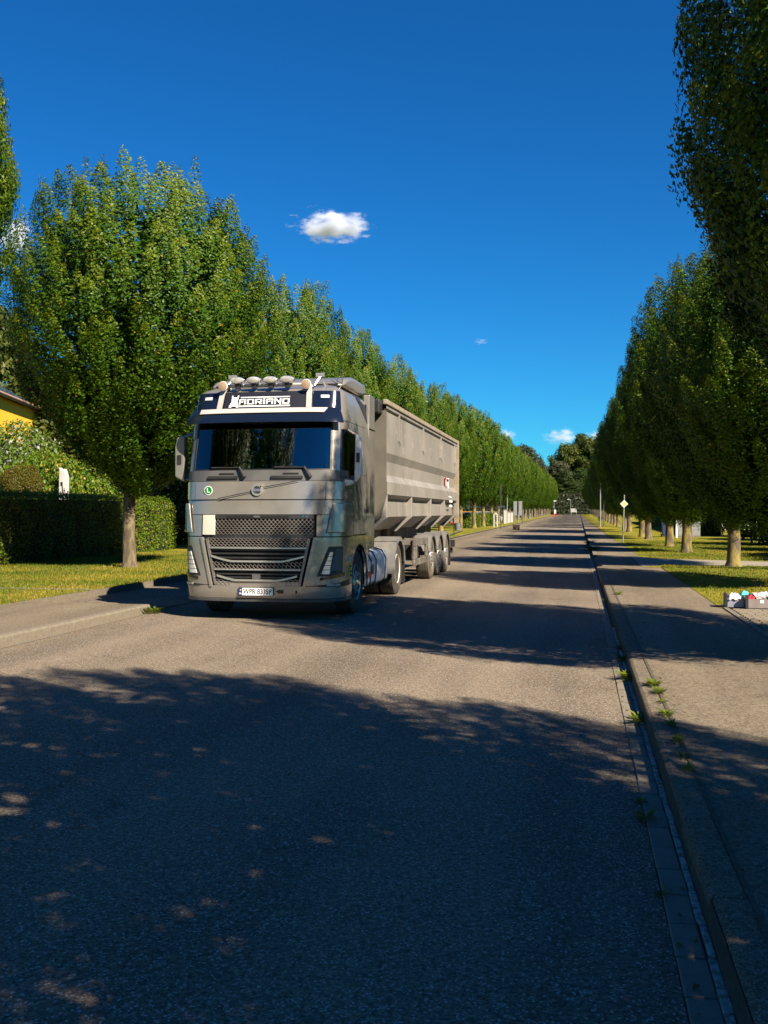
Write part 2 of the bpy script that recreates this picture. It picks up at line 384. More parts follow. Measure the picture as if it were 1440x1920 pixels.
strip('gutter_joint', [-30, 60, 62, 120, 285], .335, .50, -.012, M['dirt'])
b = MB(); rr = random.Random(3); y = -1.0
while y < 14:
    L_ = rr.uniform(.10, .34); h_ = rr.uniform(.004, .013); x1 = .487 + rr.uniform(-.004, .003)
    b.box(.456 + rr.uniform(-.003, .004), x1, y, y + L_ - .004, -.05, h_); y += L_
tag(b.build('worn_mortar_edge', M['worn'], None, None, .005), kind='stuff')
stones('left_kerb', 0, 0, 0, 0, -2.2, 14.8, 1.0, M['conc'], 'kerbstone', prof=[(-6.88, -.1), (-6.72, -.1), (-6.735, .11), (-6.76, .132), (-6.88, .134)])
strip('left_gutter_line', [-30, 14.8], -6.71, -6.66, .005, M['conc'])
strip('kerb_back_joint', [-2, 4, 10, 16, 22, 27], lambda y: .640 + .004 * math.sin(y * 2), lambda y: .668 + .006 * math.sin(y * 1.3), .1262, M['dirt'])
# paved corner beside the crates
root = empty('paved_corner', (2.3, 10, .12)); root['kind'] = 'structure'
b = MB(); b.box(0, 1.7, -8, 6.05, -.1, -.012); o = b.build('joint_bed', M['dirt'], root)
pv = None; n = 0
for j in range(62):
    for i in range(5):
        if n >= 298: break
        if pv is None:
            b = MB(); b.box(.006, .194, .005, .095, -.08, .004); pv = b.build('paving_stone', M['paver'], root, None, .006); o = pv
        else: o = pv.copy(); COL.objects.link(o); o.parent = root
        o.location = ((i + (.5 if j % 2 else 0)) * .2 + .02, 6.0 - .1 - j * .1, random.uniform(-.004, .004))
        o.rotation_euler = (random.uniform(-.02, .02), random.uniform(-.012, .012), random.uniform(-.02, .02)); n += 1
b = MB(); b.box(2.2, 2.28, -30, 16.6, -.1, .128); tag(b.build('pavement_edging', M['conc'], None, None, .008), kind='structure')

M['signback'] = mat('sign_back', (.007, .008, .016), .5)
# ------------------------------------------------------------------ truck tractor
TX, TY = -4.68, 13.97
tractor = empty('truck_tractor', (TX, TY, 0))
tag(tractor, 'taupe metallic long-haul truck tractor with a dark name sign and a roof light bar', 'truck')
H_ = [(0, 0), (.3, .004), (.6, .022), (.85, .062), (1.05, .14), (1.17, .26), (1.232, .45), (1.25, .7)]
def catmull(P, k=8):
    o = []
    for i in range(len(P) - 1):
        p0, p1, p2, p3 = (Vector(P[max(i-1, 0)]), Vector(P[i]), Vector(P[i+1]), Vector(P[min(i+2, len(P)-1)]))
        for j in range(k):
            t = j / k; o.append(.5 * ((2*p1) + (p2-p0)*t + (2*p0-5*p1+4*p2-p3)*t*t + (3*p1-p0-3*p2+p3)*t**3))
    o.append(Vector(P[-1])); return o
_c = catmull(H_); _s = [0]
for i in range(1, len(_c)): _s.append(_s[-1] + (_c[i] - _c[i-1]).length)
SM = _s[-1]
def plan(s):
    a = abs(s); sg = 1 if s >= 0 else -1
    if a >= SM: return sg * 1.25, .7 + a - SM
    return sg * float(np.interp(a, _s, [p[0] for p in _c])), float(np.interp(a, _s, [p[1] for p in _c]))
ZW = [.28, .5, 2.1, 2.9, 3.2, 3.44, 3.5, 3.56, 3.6]; WW = [1.235, 1.25, 1.25, 1.225, 1.2, 1.17, 1.1, .98, .8]
ZF = [.28, .4, .6, 1.2, 1.6, 2.07, 2.24, 2.93, 3.2, 3.44, 3.5, 3.56, 3.6]; FF = [.05, .01, 0, 0, .03, .08, .10, .28, .36, .46, .56, .78, 1.05]
def S(s, z):
    X, Y = plan(s)
    return Vector((X * float(np.interp(z, ZW, WW)) / 1.25, Y + float(np.interp(z, ZF, FF)) * max(0, 1 - Y / .9), z))
def SN(s, z):
    a = S(s + .01, z) - S(s - .01, z); c = S(s, z + .01) - S(s, z - .01)
    return a.cross(c).normalized()
def SP(s, z, off): return S(s, z) + SN(s, z) * off
def ff(v):
    if callable(v): return v
    if isinstance(v, (tuple, list)): return lambda b: v[0] + (v[1] - v[0]) * b
    return lambda b: v
def patch(mb, s0, s1, z0, z1, ns, nz, off=0, th=.03):
    f0, f1, fo = ff(s0), ff(s1), ff(off)
    g0 = z0 if callable(z0) else (lambda s: z0); g1 = z1 if callable(z1) else (lambda s: z1)
    A, B = [], []
    for j in range(nz + 1):
        b = j / nz
        for i in range(ns + 1):
            s = f0(b) + (f1(b) - f0(b)) * i / ns; z = g0(s) + (g1(s) - g0(s)) * b
            nn = SN(s, z); p = S(s, z); A.append(p + nn * fo(b)); B.append(p + nn * (fo(b) - th))
    n = ns + 1; N = len(A); F = []
    for j in range(nz):
        for i in range(ns):
            q = (j*n+i, j*n+i+1, (j+1)*n+i+1, (j+1)*n+i); F.append(q); F.append(tuple(k + N for k in q[::-1]))
    for i in range(ns):
        F.append((i+1, i, i+N, i+1+N)); a = nz*n+i; F.append((a, a+1, a+1+N, a+N))
    for j in range(nz):
        a = j*n; F.append((a, a+n, a+n+N, a+N)); a = j*n+ns; F.append((a+n, a, a+N, a+n+N))
    mb.add(A + B, F); return mb
def part(name, m, parent=None, smooth=35, bevel=None, **k):
    raise NotImplementedError
def P1(name, m, *a, parent=tractor, smooth=40, bevel=None, **k):
    return patch(MB(), *a, **k).build(name, m, parent, smooth, bevel)
# dark inner shell behind the panel gaps
b = MB(); patch(b, -3.15, 3.15, 1.0, 2.1, 60, 5, -.035, .01); patch(b, -1.75, 1.75, .36, 1.0, 50, 4, -.05, .01); patch(b, -3.15, 3.15, 2.95, 3.44, 60, 3, -.035, .01)
b.box(-1.2, 1.2, 2.1, 2.16, 1.0, 3.4); b.box(-1.1, 1.1, .3, 2.1, 1.0, 1.04); b.box(-1.1, 1.1, .5, 2.1, 3.28, 3.3)
cab = b.build('cab_shell', M['void'], tractor, 40)
# bumper and lower front
P1('bumper', M['paint'], -1.8, 1.8, .335, .515, 70, 3, off=.012)
P1('bumper_lip', M['cowl'], -1.78, 1.78, .285, .328, 60, 1, off=.022)
for sg in (-1, 1):
    def q(a, c): return (sg * a, sg * c) if sg > 0 else (sg * a, sg * c)
    # corner panel outside the grille
    b = MB()
    if sg > 0: patch(b, (.70, .86), 1.8, .525, 1.235, 24, 12, .012)
    else: patch(b, -1.8, (-.70, -.86), .525, 1.235, 24, 12, .012)
    cp = b.build('corner_panel', M['paint'], tractor, 40)
    b = MB()      # raised pale ridge beside the grille
    if sg > 0: patch(b, (.70, .86), (.735, .90), .50, 1.235, 2, 12, .03)
    else: patch(b, (-.735, -.90), (-.70, -.86), .50, 1.235, 2, 12, .03)
    b.build('ridge', M['paint'], tractor, 40)
    # headlight
    hl = empty('headlight', parent=tractor)
    b = MB()
    if sg > 0: patch(b, (.90, 1.08), (1.34, 1.36), .66, 1.10, 12, 10, .016, .02)
    else: patch(b, (-1.34, -1.36), (-.90, -1.08), .66, 1.10, 12, 10, .016, .02)
    b.build('housing', M['black'], hl, 40)
    for k in range(5):      # stacked lamp segments, the inner edge leaning outwards
        z0 = .695 + k * .066; z1 = z0 + .058; l0, l1 = .955 + (z0 - .66) * .40, .955 + (z1 - .66) * .40; wd0 = (.12, .10, .085, .07, .055)[k] if sg > 0 else (.16, .145, .13, .12, .10)[k]
        b = MB()
        if sg > 0: patch(b, (l0, l1), (l0 + wd0, l1 + wd0 * .9), z0, z1, 3, 2, .024, .01)
        else: patch(b, (-l0 - wd0, -l1 - wd0 * .9), (-l0, -l1), z0, z1, 3, 2, .024, .01)
        b.build('reflector', M['lens'], hl, 40)
    b = MB()
    if sg > 0: patch(b, (1.10, 1.20), (1.30, 1.33), .74, 1.06, 4, 6, .02, .008)
    else: patch(b, (-1.32, -1.34), (-1.14, -1.26), .74, 1.06, 4, 6, .02, .008)
    b.build('lamp_bowl', M['lampglass'] if sg < 0 else M['cowl'], hl, 40)
    b = MB()
    if sg > 0: patch(b, .95, 1.40, lambda s: .60 + (s - .95) * .13, lambda s: .64 + (s - .95) * .16, 10, 1, .02, .01)
    else: patch(b, -1.40, -.95, lambda s: .60 - (s + .95) * .13, lambda s: .64 - (s + .95) * .16, 10, 1, .02, .01)
    b.build('indicator', M['navy'], hl, 40)
    # fog lamp recess
    fo = empty('fog_lamp', parent=tractor)
    b = MB()
    if sg > 0: patch(b, (.95, .86), 1.62, .505, lambda s: .53 + (s - .9) * .09, 14, 2, .018, .01)
    else: patch(b, -1.62, (-.95, -.86), .505, lambda s: .53 - (s + .9) * .09, 14, 2, .018, .01)
    b.build('recess', M['black'], fo, 40)
    b = MB(); c0, c1 = (1.05, 1.28) if sg > 0 else (-1.28, -1.05)
    patch(b, c0, c1, .52, .548, 5, 1, .026, .01); b.build('lens', M['lampglass'], fo, 40)
    # upper corner and air deflector flap
    b = MB()
    if sg > 0: patch(b, .90, 1.9, 1.25, 1.565, 22, 5, .010)
    else: patch(b, -1.9, -.90, 1.25, 1.565, 22, 5, .010)
    b.build('wing_panel', M['paint'], tractor, 40)
    b = MB()
    if sg > 0: patch(b, (1.04, 1.13), (1.47, 1.50), lambda s: 1.30, 1.74, 12, 6, .055, .03)
    else: patch(b, (-1.47, -1.50), (-1.04, -1.13), 1.30, 1.74, 12, 6, .055, .03)
    b.build('air_flap', M['paint'], tractor, 50, .012)
P1('brow_panel', M['paint'], -1.9, 1.9, 1.575, 1.785, 70, 4, off=.012)
P1('hood_panel', M['paint'], -1.02, 1.02, 1.797, 2.065, 40, 5, off=.026)
for a, c in ((-1.9, -1.03), (1.03, 1.9)): P1('hood_side_panel', M['paint'], a, c, 1.797, 2.065, 24, 5, off=.024)
P1('cowl', M['cowl'], -1.62, 1.62, 2.073, 2.232, 60, 3, off=.012)
# grille
gr = P1('grille_backing', M['void'], (-.69, -.87), (.69, .87), .50, 1.57, 20, 6, off=-.03, th=.01)
def lattice(name, s0, s1, z0, z1, off=.004, cw=.062, ch=.030, parent=gr, m=None):
    f0, f1 = ff(s0), ff(s1); b = MB(); n = max(1, int((z1 - z0) / ch)); h = (z1 - z0) / n; t = .0042
    for j in range(n + 1):
        z = z0 + j * h; bb = j / n; a, c = f0(bb), f1(bb); k = max(2, int((c - a) / (cw / 2)))
        V = []; F = []
        for i in range(k + 1):
            s = a + (c - a) * i / k; dz = (h * .30) * (1 if (i + j) % 2 else -1)
            for zz, o in ((z + dz - t, off), (z + dz + t, off), (z + dz + t, off - .022), (z + dz - t, off - .022)):
                V.append(SP(s, zz, o))
        for i in range(k):
            for q_ in range(4): F.append((i*4+q_, i*4+4+q_, i*4+4+(q_+1) % 4, i*4+(q_+1) % 4))
        b.add(V, F)
        if j < n:
            for i in range(k + 1):
                if (i + j) % 2: 
                    s = a + (c - a) * i / k; p, q_ = SP(s, z + h * .25, off), SP(s, z + h * .75, off); w_ = .005
                    b.add([p + Vector((-w_, 0, 0)), p + Vector((w_, 0, 0)), q_ + Vector((w_, 0, 0)), q_ + Vector((-w_, 0, 0)),
                           p + Vector((-w_, .02, 0)), p + Vector((w_, .02, 0)), q_ + Vector((w_, .02, 0)), q_ + Vector((-w_, .02, 0))],
                          [(0, 1, 2, 3), (1, 5, 6, 2), (4, 0, 3, 7)])
    return b.build(name, m or M['mesh'], parent)
lattice('grille_mesh', -.65, .845, 1.285, 1.51)
P1('grille_header', M['black'], -.86, .86, 1.515, 1.568, 30, 1, off=.012, parent=gr)
P1('header_recess', M['void'], -.48, .48, 1.522, 1.556, 20, 1, off=.016, th=.006, parent=gr)
P1('radar_cover', M['cowl'], -.05, .05, 1.525, 1.553, 4, 1, off=.024, th=.01, parent=gr)
P1('access_flap', M['pale'], -.865, -.665, 1.27, 1.565, 6, 4, off=.02, parent=gr)
P1('grille_gap', M['black'], -.84, .84, 1.225, 1.27, 30, 1, off=-.005, parent=gr)
lattice('grille_mesh', (-.77, -.795), (.77, .795), 1.095, 1.215)
def slot(zb, zt, wb, wt, drop):
    f = MB(); wf = lambda b: wb + (wt - wb) * b
    # frame: top bar, bottom bar that sweeps up at both ends, dark blades
    patch(f, -wt, wt, zt - .018, zt, 30, 1, .02, .04)
    lo = lambda s: zb + drop * max(0, (abs(s) - wb * .55) / (wb * .45)) ** 1.2
    patch(f, -wb - .02, wb + .02, lambda s: lo(s), lambda s: lo(s) + .026, 40, 1, .028, .045)
    fr = f.build('slot_frame', M['trim'], gr, 40)
    for k in (.3, .58, .86):
        z = zb + (zt - zb) * k; d = MB(); hw = wb + (wt - wb) * k - (.05 if k < .5 else 0)
        patch(d, -hw, hw, z - .012, z + .012, 30, 1, .004, .03); d.build('blade', M['black'], gr, 40)
slot(.865, 1.085, .70, .755, .07)
slot(.585, .765, .60, .67, .06)
lattice('grille_mesh', (-.705, -.735), (.705, .735), .775, .86)
for a, c in ((-.66, -.42), (.42, .66)): lattice('grille_mesh', a, c, .525, .60, off=.012)
P1('lower_grille_sill', M['paint'], lambda b: -.66, lambda b: .66, .505, .578, 24, 2, off=.006, parent=gr)
for sg in (-1, 1):
    b = MB()
    for zz in ((.60, .765, .665, .70), (.765, .87, .70, .72), (.87, 1.09, .72, .775)):
        pass
    if sg > 0: patch(b, (.635, .772), (.668, .815), .53, 1.215, 2, 8, .016, .03)
    else: patch(b, (-.668, -.815), (-.635, -.772), .53, 1.215, 2, 8, .016, .03)
    b.build('grille_side_bar', M['mesh'], gr, 40)
P1('camera_block', M['cowl'], -.06, .06, .615, .69, 4, 1, off=.03, th=.04, parent=gr)
for i, ch in enumerate('FH'):
    p = SP(.70 + i * .05, 1.541, .016); text('badge_letter', ch, .042, M['chrome'], p, (R(88), 0, R(6)), gr)
# emblem with diagonal bar
em = empty('emblem', parent=tractor)
def ring(b, c, r0, r1, y0, y1, n=32):
    V = []
    for k in range(n):
        a = 2 * math.pi * k / n; ca, sa = math.cos(a), math.sin(a)
        V += [(c[0]+r0*ca, y0, c[1]+r0*sa), (c[0]+r1*ca, y0, c[1]+r1*sa), (c[0]+r1*ca, y1, c[1]+r1*sa), (c[0]+r0*ca, y1, c[1]+r0*sa)]
    F = []
    for k in range(n):
        q_ = (k + 1) % n
        for i in range(4): F.append((k*4+i, q_*4+i, q_*4+(i+1) % 4, k*4+(i+1) % 4))
    b.add(V, F)
YH = S(0, 1.935).y - .026
b = MB(); ring(b, (0, 1.935), .062, .085, YH - .03, YH + .005)
b.prism([(.045, 1.985), (.06, 1.97), (.088, 1.998), (.088, 2.025), (.055, 2.025), (.055, 2.01)], 'y', YH - .03, YH); b.build('emblem_ring', M['trim'], em)
b = MB(); b.box(-.068, .068, YH - .034, YH - .01, 1.918, 1.952); b.build('name_bar', M['trim'], em)
text('emblem_text', 'VOLVO', .034, M['blue'], (0, YH - .035, 1.935), (R(90), 0, 0), em)
for dz in (-.012, .012):
    for (xa, za, xb, zb_) in ((-.62, 1.80, -.085, 1.905), (.085, 1.965, .62, 2.062)):
        n = 8; b = MB()
        for i in range(n):
            x0, x1 = xa + (xb - xa) * i / n, xa + (xb - xa) * (i + 1) / n; z0, z1 = za + (zb_ - za) * i / n + dz, za + (zb_ - za) * (i + 1) / n + dz
            y0, y1 = S(x0, z0).y - .029, S(x1, z1).y - .029
            b.add([(x0, y0, z0 - .005), (x1, y1, z1 - .005), (x1, y1, z1 + .005), (x0, y0, z0 + .005)], [(0, 1, 2, 3)])
        b.build('diagonal_strip', M['black'], em)
# green round sticker with an L
st = empty('sticker', parent=tractor); c = SP(-.78, 1.93, .032)
Msk = Matrix.Translation(c) @ Matrix.Rotation(-.10, 4, 'Z')
b = MB(); b.lathe([(.068, 0), (.068, .003), (0, .003)], (0, 0, 0), 'y', 28, sgn=-1); o = b.build('sticker_rim', M['print'], st); o.matrix_local = Msk
b = MB(); b.lathe([(.058, .003), (.058, .005), (0, .005)], (0, 0, 0), 'y', 28, sgn=-1); o = b.build('sticker_disc', M['green'], st); o.matrix_local = Msk
b = MB(); b.box(-.02, -.007, -.008, -.004, -.033, .035); b.box(-.02, .024, -.008, -.004, -.033, -.02); o = b.build('sticker_letter', M['print'], st); o.matrix_local = Msk
# number plate
pl = empty('number_plate', parent=tractor)
yp = S(0, .43).y - .03
b = MB(); b.box(-.27, .27, yp - .008, yp + .006, .372, .492); b.build('plate_holder', M['black'], pl)
b = MB(); b.box(-.21, .26, yp - .013, yp - .006, .378, .486); b.build('plate_face', M['print'], pl)
b = MB(); b.box(-.262, -.21, yp - .013, yp - .006, .378, .486); b.build('plate_band', M['blue'], pl)
text('plate_text', 'WPR 8335P', .108, M['void'], (.025, yp - .0145, .431), (R(90), 0, 0), pl, sx=.82)
text('plate_country', 'PL', .04, M['print'], (-.236, yp - .0145, .402), (R(90), 0, 0), pl)
b = MB(); b.lathe([(.011, 0), (.011, .002), (0, .002)], (-.236, yp - .013, .455), 'y', 12, sgn=-1); b.build('plate_stars', M['yellow'], pl)
b = MB(); b.box(.33, .41, yp - .008, yp + .02, .41, .455); b.build('tow_cover', M['black'], tractor)
b = MB(); b.box(.31, .325, yp - .004, yp + .02, .43, .445); b.build('tow_slot', M['void'], tractor)
b = MB(); b.box(.60, .615, yp + .01, yp + .04, .41, .45); b.build('tow_slot', M['void'], tractor)
# windscreen, pillars, visor
P1('windscreen', M['glass'], -1.09, 1.09, 2.24, 2.945, 40, 10, off=.002, th=.004)
P1('windscreen_seal', M['black'], -1.12, 1.12, 2.228, 2.25, 40, 1, off=.008)
for sg in (-1, 1):
    b = MB(); a, c = (1.10, 1.27) if sg > 0 else (-1.27, -1.10)
    patch(b, a, c, 2.225, 3.0, 6, 8, .008); b.build('windscreen_pillar', M['paint'], tractor, 40)
    b = MB(); a, c = (1.085, 1.115) if sg > 0 else (-1.115, -1.085)
    patch(b, a, c, 2.235, 2.95, 2, 8, .011, .02); b.build('pillar_seal', M['black'], tractor, 40)
vz = P1('visor', M['navy'], -1.22, 1.22, 2.915, 3.165, 44, 6, off=lambda b: .16 - .10 * b ** 1.5, th=.02)
P1('visor_strip', M['silver'], (-1.0, -1.03), (.97, 1.03), 3.065, 3.155, 40, 2, off=lambda b: .135 - .055 * b, th=.012, parent=vz)
b = MB(); patch(b, -1.30, 1.30, 3.15, 3.44, 44, 5, .01, .03); hd = b.build('header_panel', M['navy'], tractor, 40)
for sg in (-1, 1):
    b = MB(); a, c = (.92, 1.06) if sg > 0 else (-1.06, -.92)
    patch(b, a, c, 3.33, 3.375, 5, 1, .016, .01); b.build('marker_lamp', M['lens'], hd, 40)
# name sign with white frame
ns = P1('name_sign', M['signback'], -.665, .665, 3.17, 3.43, 24, 4, off=.035, th=.03)
for a, c in ((-.775, -.69), (.69, .775)): P1('sign_frame', M['silver'], a, c, 3.16, 3.50, 3, 8, off=.05, th=.02)
GL = {'A': [(0,0,1,4.2),(4,0,5,4.2),(0,4.2,5,5),(1,2,3,2.7),(2.4,2,3,3.4)], 'D': [(0,0,1.1,5),(3.9,0,5,5),(1.1,4.2,3.9,5),(1.1,0,3.9,.8)],
      'R': [(0,0,1.1,5),(1.1,4.2,5,5),(3.9,2.6,5,4.2),(1.1,2,5,2.7),(2.6,1.2,3.6,2),(3.4,0,5,1.2)], 'I': [(0,0,1.2,4),(0,4.5,1.2,5.6)],
      'N': [(0,0,1.1,5.6),(3.9,-1,5,5),(1.1,3.4,2.2,4.6),(2.0,2.2,3.1,3.4),(2.9,1,3.9,2.2)], 'O': [(0,0,1.1,5),(3.9,0,5,5),(1.1,4.2,3.9,5),(1.1,0,3.9,.8)]}
def onsign(b, x0, z0, x1, z1, o=.038):
    p = [SP(x0, z0, o), SP(x1, z0, o), SP(x1, z1, o), SP(x0, z1, o)]; q_ = [x - Vector((0, .003, 0)) for x in p]
    b.add(q_ + p, [(0, 1, 2, 3), (1, 5, 6, 2), (4, 0, 3, 7), (3, 2, 6, 7), (0, 4, 5, 1)])
xx = -.415
for ch in 'ADRIANO':
    b = MB(); k = .0172; wch = 1.2 if ch == 'I' else 5
    for (x0, y0, x1, y1) in GL[ch]:
        x0_, x1_ = x0 / wch * (.028 if ch == 'I' else .112), x1 / wch * (.028 if ch == 'I' else .112)
        onsign(b, xx + x0_, 3.232 + y0 * k * .95, xx + x1_, 3.232 + y1 * k * .95)
    b.build('sign_letter', M['print'], ns); xx += (.028 if ch == 'I' else .112) + .022
b = MB(); onsign(b, -.40, 3.335, .42, 3.35); onsign(b, -.415, 3.195, .43, 3.212); b.build('sign_line', M['print'], ns)
b = MB()
for r_ in ((-.56, 3.205, -.43, 3.255), (-.545, 3.255, -.445, 3.32), (-.55, 3.33, -.44, 3.345), (-.555, 3.345, -.535, 3.375), (-.455, 3.345, -.435, 3.375), (-.575, 3.19, -.535, 3.22), (-.455, 3.19, -.415, 3.22), (-.55, 3.30, -.54, 3.335), (-.45, 3.30, -.44, 3.335)): onsign(b, *r_)
b.build('truck_pictogram', M['print'], ns)
# wipers
for x in (.20 - .75, .20 + .05, ):
    pass
for xb in (-.20, .80):
    wp = empty('wiper', parent=tractor)
    p0 = SP(xb, 2.12, .05); p1 = SP(xb - .10, 2.27, .045)
    b = MB(); b.tube([p0, p1], [.032, .018], 8); b.tube([SP(xb - .09, 2.265, .03), SP(xb - .55, 2.268, .03)], .011, 6); b.build('wiper_arm', M['black'], wp)
    b = MB(); patch(b, xb - .60, xb - .12, 2.105, 2.145, 10, 1, .035, .03); b.build('wiper_housing', M['black'], wp, 40)
    b = MB(); patch(b, xb - .42, xb - .18, 2.17, 2.19, 6, 1, .02, .02); b.build('washer_slot', M['void'], wp, 40)
# cab side: door, window, upper wall
for sg in (-1, 1):
    def PS(name, m, a, c, z0, z1, ns_, nz_, off=.008, th=.03, parent=tractor):
        b = MB()
        if sg > 0: patch(b, a, c, z0, z1, ns_, nz_, off, th)
        else: patch(b, -c, -a, z0, z1, ns_, nz_, off, th)
        return b.build(name, m, parent, 40)
    arch = lambda s: max(.40, .5 + math.sqrt(max(0, .60 ** 2 - (abs(s) - 2.36) ** 2)) if abs(abs(s) - 2.36) < .60 else 0)
    PS('wheel_arch_panel', M['paint'], 1.81, 3.02, arch, 1.24, 40, 4, .012)
    dr = PS('door', M['paint'], 1.46, 2.98, lambda s: 1.255 + .0 * s, lambda s: 2.125 + (abs(s) - 1.46) * .06, 24, 6, .008)
    PS('door_lower_trim', M['paint'], 1.92, 2.98, 1.26, 1.56, 12, 2, .013, .012, dr)
    PS('door_handle', M['black'], 2.70, 2.88, 1.60, 1.66, 4, 1, .04, .04, dr)
    PS('keyhole', M['chrome'], 2.74, 2.78, 1.54, 1.57, 2, 1, .018, .01, dr)
    PS('corner_post_panel', M['paint'], 1.285, 1.45, 2.075, 2.13, 6, 1, .008)
    PS('door_frame_top', M['paint'], 1.28, 2.98, lambda s: 2.86, 2.985, 20, 2, .008, .05, dr)
    PS('door_frame_rear', M['paint'], 2.40, 2.98, lambda s: 2.13 + (abs(s) - 1.46) * .06, 2.86, 8, 6, .008, .05, dr)
    PS('window_seal', M['black'], 1.275, 1.31, 2.14, 2.86, 2, 6, .012, .04, dr)
    PS('window_seal', M['black'], 1.28, 2.41, lambda s: 2.128 + (abs(s) - 1.46) * .06, lambda s: 2.15 + (abs(s) - 1.46) * .06, 16, 1, .014, .03, dr)
    PS('door_window', M['sideglass'], 1.30, 2.41, lambda s: 2.13 + (abs(s) - 1.46) * .06, 2.865, 16, 6, -.005, .004, dr)
    PS('cab_rear_pillar', M['paint'], 2.99, 3.19, 1.0, 3.0, 3, 8, .006)
    PS('cab_side_wall', M['paint'], 1.25, 3.19, 2.995, 3.445, 30, 5, .006)
    b = MB()      # dark corner vent beside the roof spoiler
    z_lo = lambda s: 3.44 - (abs(s) - 2.45) * .55
    if sg > 0: patch(b, 2.45, 3.12, z_lo, lambda s: 3.50, 10, 3, .012, .02)
    else: patch(b, -3.12, -2.45, z_lo, lambda s: 3.50, 10, 3, .012, .02)
    b.build('side_vent', M['black'], tractor, 40)
    # side air deflector behind the cab
    b = MB(); b.prism([(2.18, .98), (2.64, 1.0), (2.68, 3.0), (2.66, 3.58), (2.25, 3.58), (2.2, 3.0)], 'x', sg * 1.13, sg * 1.235); b.build('side_deflector', M['paint'], tractor, None, .012)
    b = MB(); b.box(min(sg * 1.05, sg * 1.215), max(sg * 1.05, sg * 1.215), 2.69, 2.72, 1.0, 3.3); b.build('deflector_edge', M['black'], tractor)
    b = MB(); b.box(sg * 1.236 if sg > 0 else -1.246, 1.246 if sg > 0 else -1.236, 2.2, 2.67, 3.0, 3.012); b.build('deflector_seam', M['void'], tractor)
    # front arch liner, step well
    b = MB(); b.arc(min(sg * .75, sg * 1.2), max(sg * .75, sg * 1.2), 1.37, .5, .595, .62, -8, 188, 18); b.build('arch_liner', M['void'], tractor)
    b = MB(); b.box(min(sg * .8, sg * 1.16), max(sg * .8, sg * 1.16), .45, .80, .35, 1.0); b.build('step_well', M['black'], tractor)
    # mirror
    mi = empty('mirror', parent=tractor)
    b = MB(); x0, x1 = (1.355, 1.465) if sg > 0 else (-1.52, -1.36)
    if sg > 0: b.prism([(x0, 2.06), (x1, 2.18), (x1 - .01, 2.74), (x0 + .02, 2.80)], 'y', .54, .70)
    else: b.prism([(x0, 2.16), (x1, 2.08), (x1, 2.80), (x0 + .04, 2.78), (x0, 2.62)], 'y', .54, .70)
    b.build('mirror_housing', M['white'] if sg > 0 else M['paint'], mi, None, .022)
    b = MB(); b.box(x0 + .015, x1 - .015, .702, .71, 2.2, 2.7); b.build('mirror_glass', M['chrome'], mi)
    for (z0, z1) in ((2.86, 2.78), (2.10, 2.13)):
        b = MB(); b.tube([(sg * 1.22, .72, z0), (sg * 1.38, .62, z1)], .03, 8); b.build('mirror_arm', M['paint'], mi)
    if sg > 0:
        b = MB(); b.box(1.395, 1.445, .525, .542, 2.36, 2.50); b.build('mirror_lamp', M['black'], mi)
        b = MB(); b.prism([(1.20, 1.98), (1.34, 2.04), (1.34, 2.09), (1.20, 2.10)], 'y', .45, .62); b.build('mirror_foot', M['white'], mi)
    else:
        b = MB(); b.box(-1.47, -1.41, .525, .542, 2.36, 2.50); b.build('mirror_lamp', M['black'], mi)
b = MB(); patch(b, 1.62, 1.75, .60, .83, 3, 4, .02, .006); yl = b.build('warning_label', M['yellow'], tractor, 40)
for z0, z1 in ((.63, .66), (.69, .72), (.77, .80)): P1('label_mark', M['void'], 1.64, 1.73, z0, z1, 2, 1, off=.023, th=.003, parent=yl)
b = MB(); patch(b, 1.62, 1.78, .86, .93, 3, 2, .022, .01); b.build('side_marker', M['lens'], tractor, 40)
# roof
b = MB(); patch(b, -3.2, 3.2, 3.45, 3.6, 64, 6, .0, .02)
V = [S(-3.2 + 6.4 * i / 64, 3.6) for i in range(65)]; b.add(V, [list(range(65))]); b.build('roof', M['paint'], tractor, 40)
b = MB(); b.prism([(.95, 3.58), (1.15, 3.70), (1.6, 3.79), (2.55, 3.79), (2.66, 3.62), (2.25, 3.56)], 'x', -1.10, 1.10); b.build('roof_spoiler', M['paint'], tractor, 60, .05)
b = MB(); b.box(-1.0, 1.0, .97, 1.06, 3.585, 3.615); b.build('spoiler_gap', M['void'], tractor)
lb = empty('roof_light_bar', parent=tractor)
b = MB(); pts = [SP(-.75 + 1.5 * i / 16, 3.50, .06) for i in range(17)]; b.tube(pts, .026, 8); b.build('bar_tube', M['silver'], lb)
for i in range(4):
    x = -.46 + i * .265
    p = Vector((x, .42, 3.625)); sp = empty('spotlight', parent=lb)
    b = MB(); b.lathe([(.10, .0), (.125, .02), (.118, .06), (.07, .11), (0, .12)], p, 'y', 20, sx=1, sy=.47); b.build('lamp_shell', M['chrome'], sp, 40)
    b = MB(); b.lathe([(.112, 0), (.10, .022), (.05, .034), (0, .036)], p + Vector((0, .004, 0)), 'y', 20, sx=1, sy=.47, sgn=-1); b.build('lamp_glass', M['lampglass'], sp, 40)
    b = MB(); b.box(x - .035, x + .035, .44, .52, 3.50, 3.57); b.build('lamp_foot', M['black'], sp)
for x in (-.66, .66):
    ho = empty('horn', parent=lb); p = Vector((x, .36, 3.535))
    b = MB(); b.lathe([(.03, .30), (.035, .2), (.05, .08), (.075, .0), (.068, -.006)], p, 'y', 20); b.build('horn_tube', M['white'], ho, 40)
    b = MB(); b.lathe([(.069, -.0065), (.05, -.012), (0, -.016)], p, 'y', 20, sgn=1); b.build('horn_mouth', M['brown'], ho, 40)
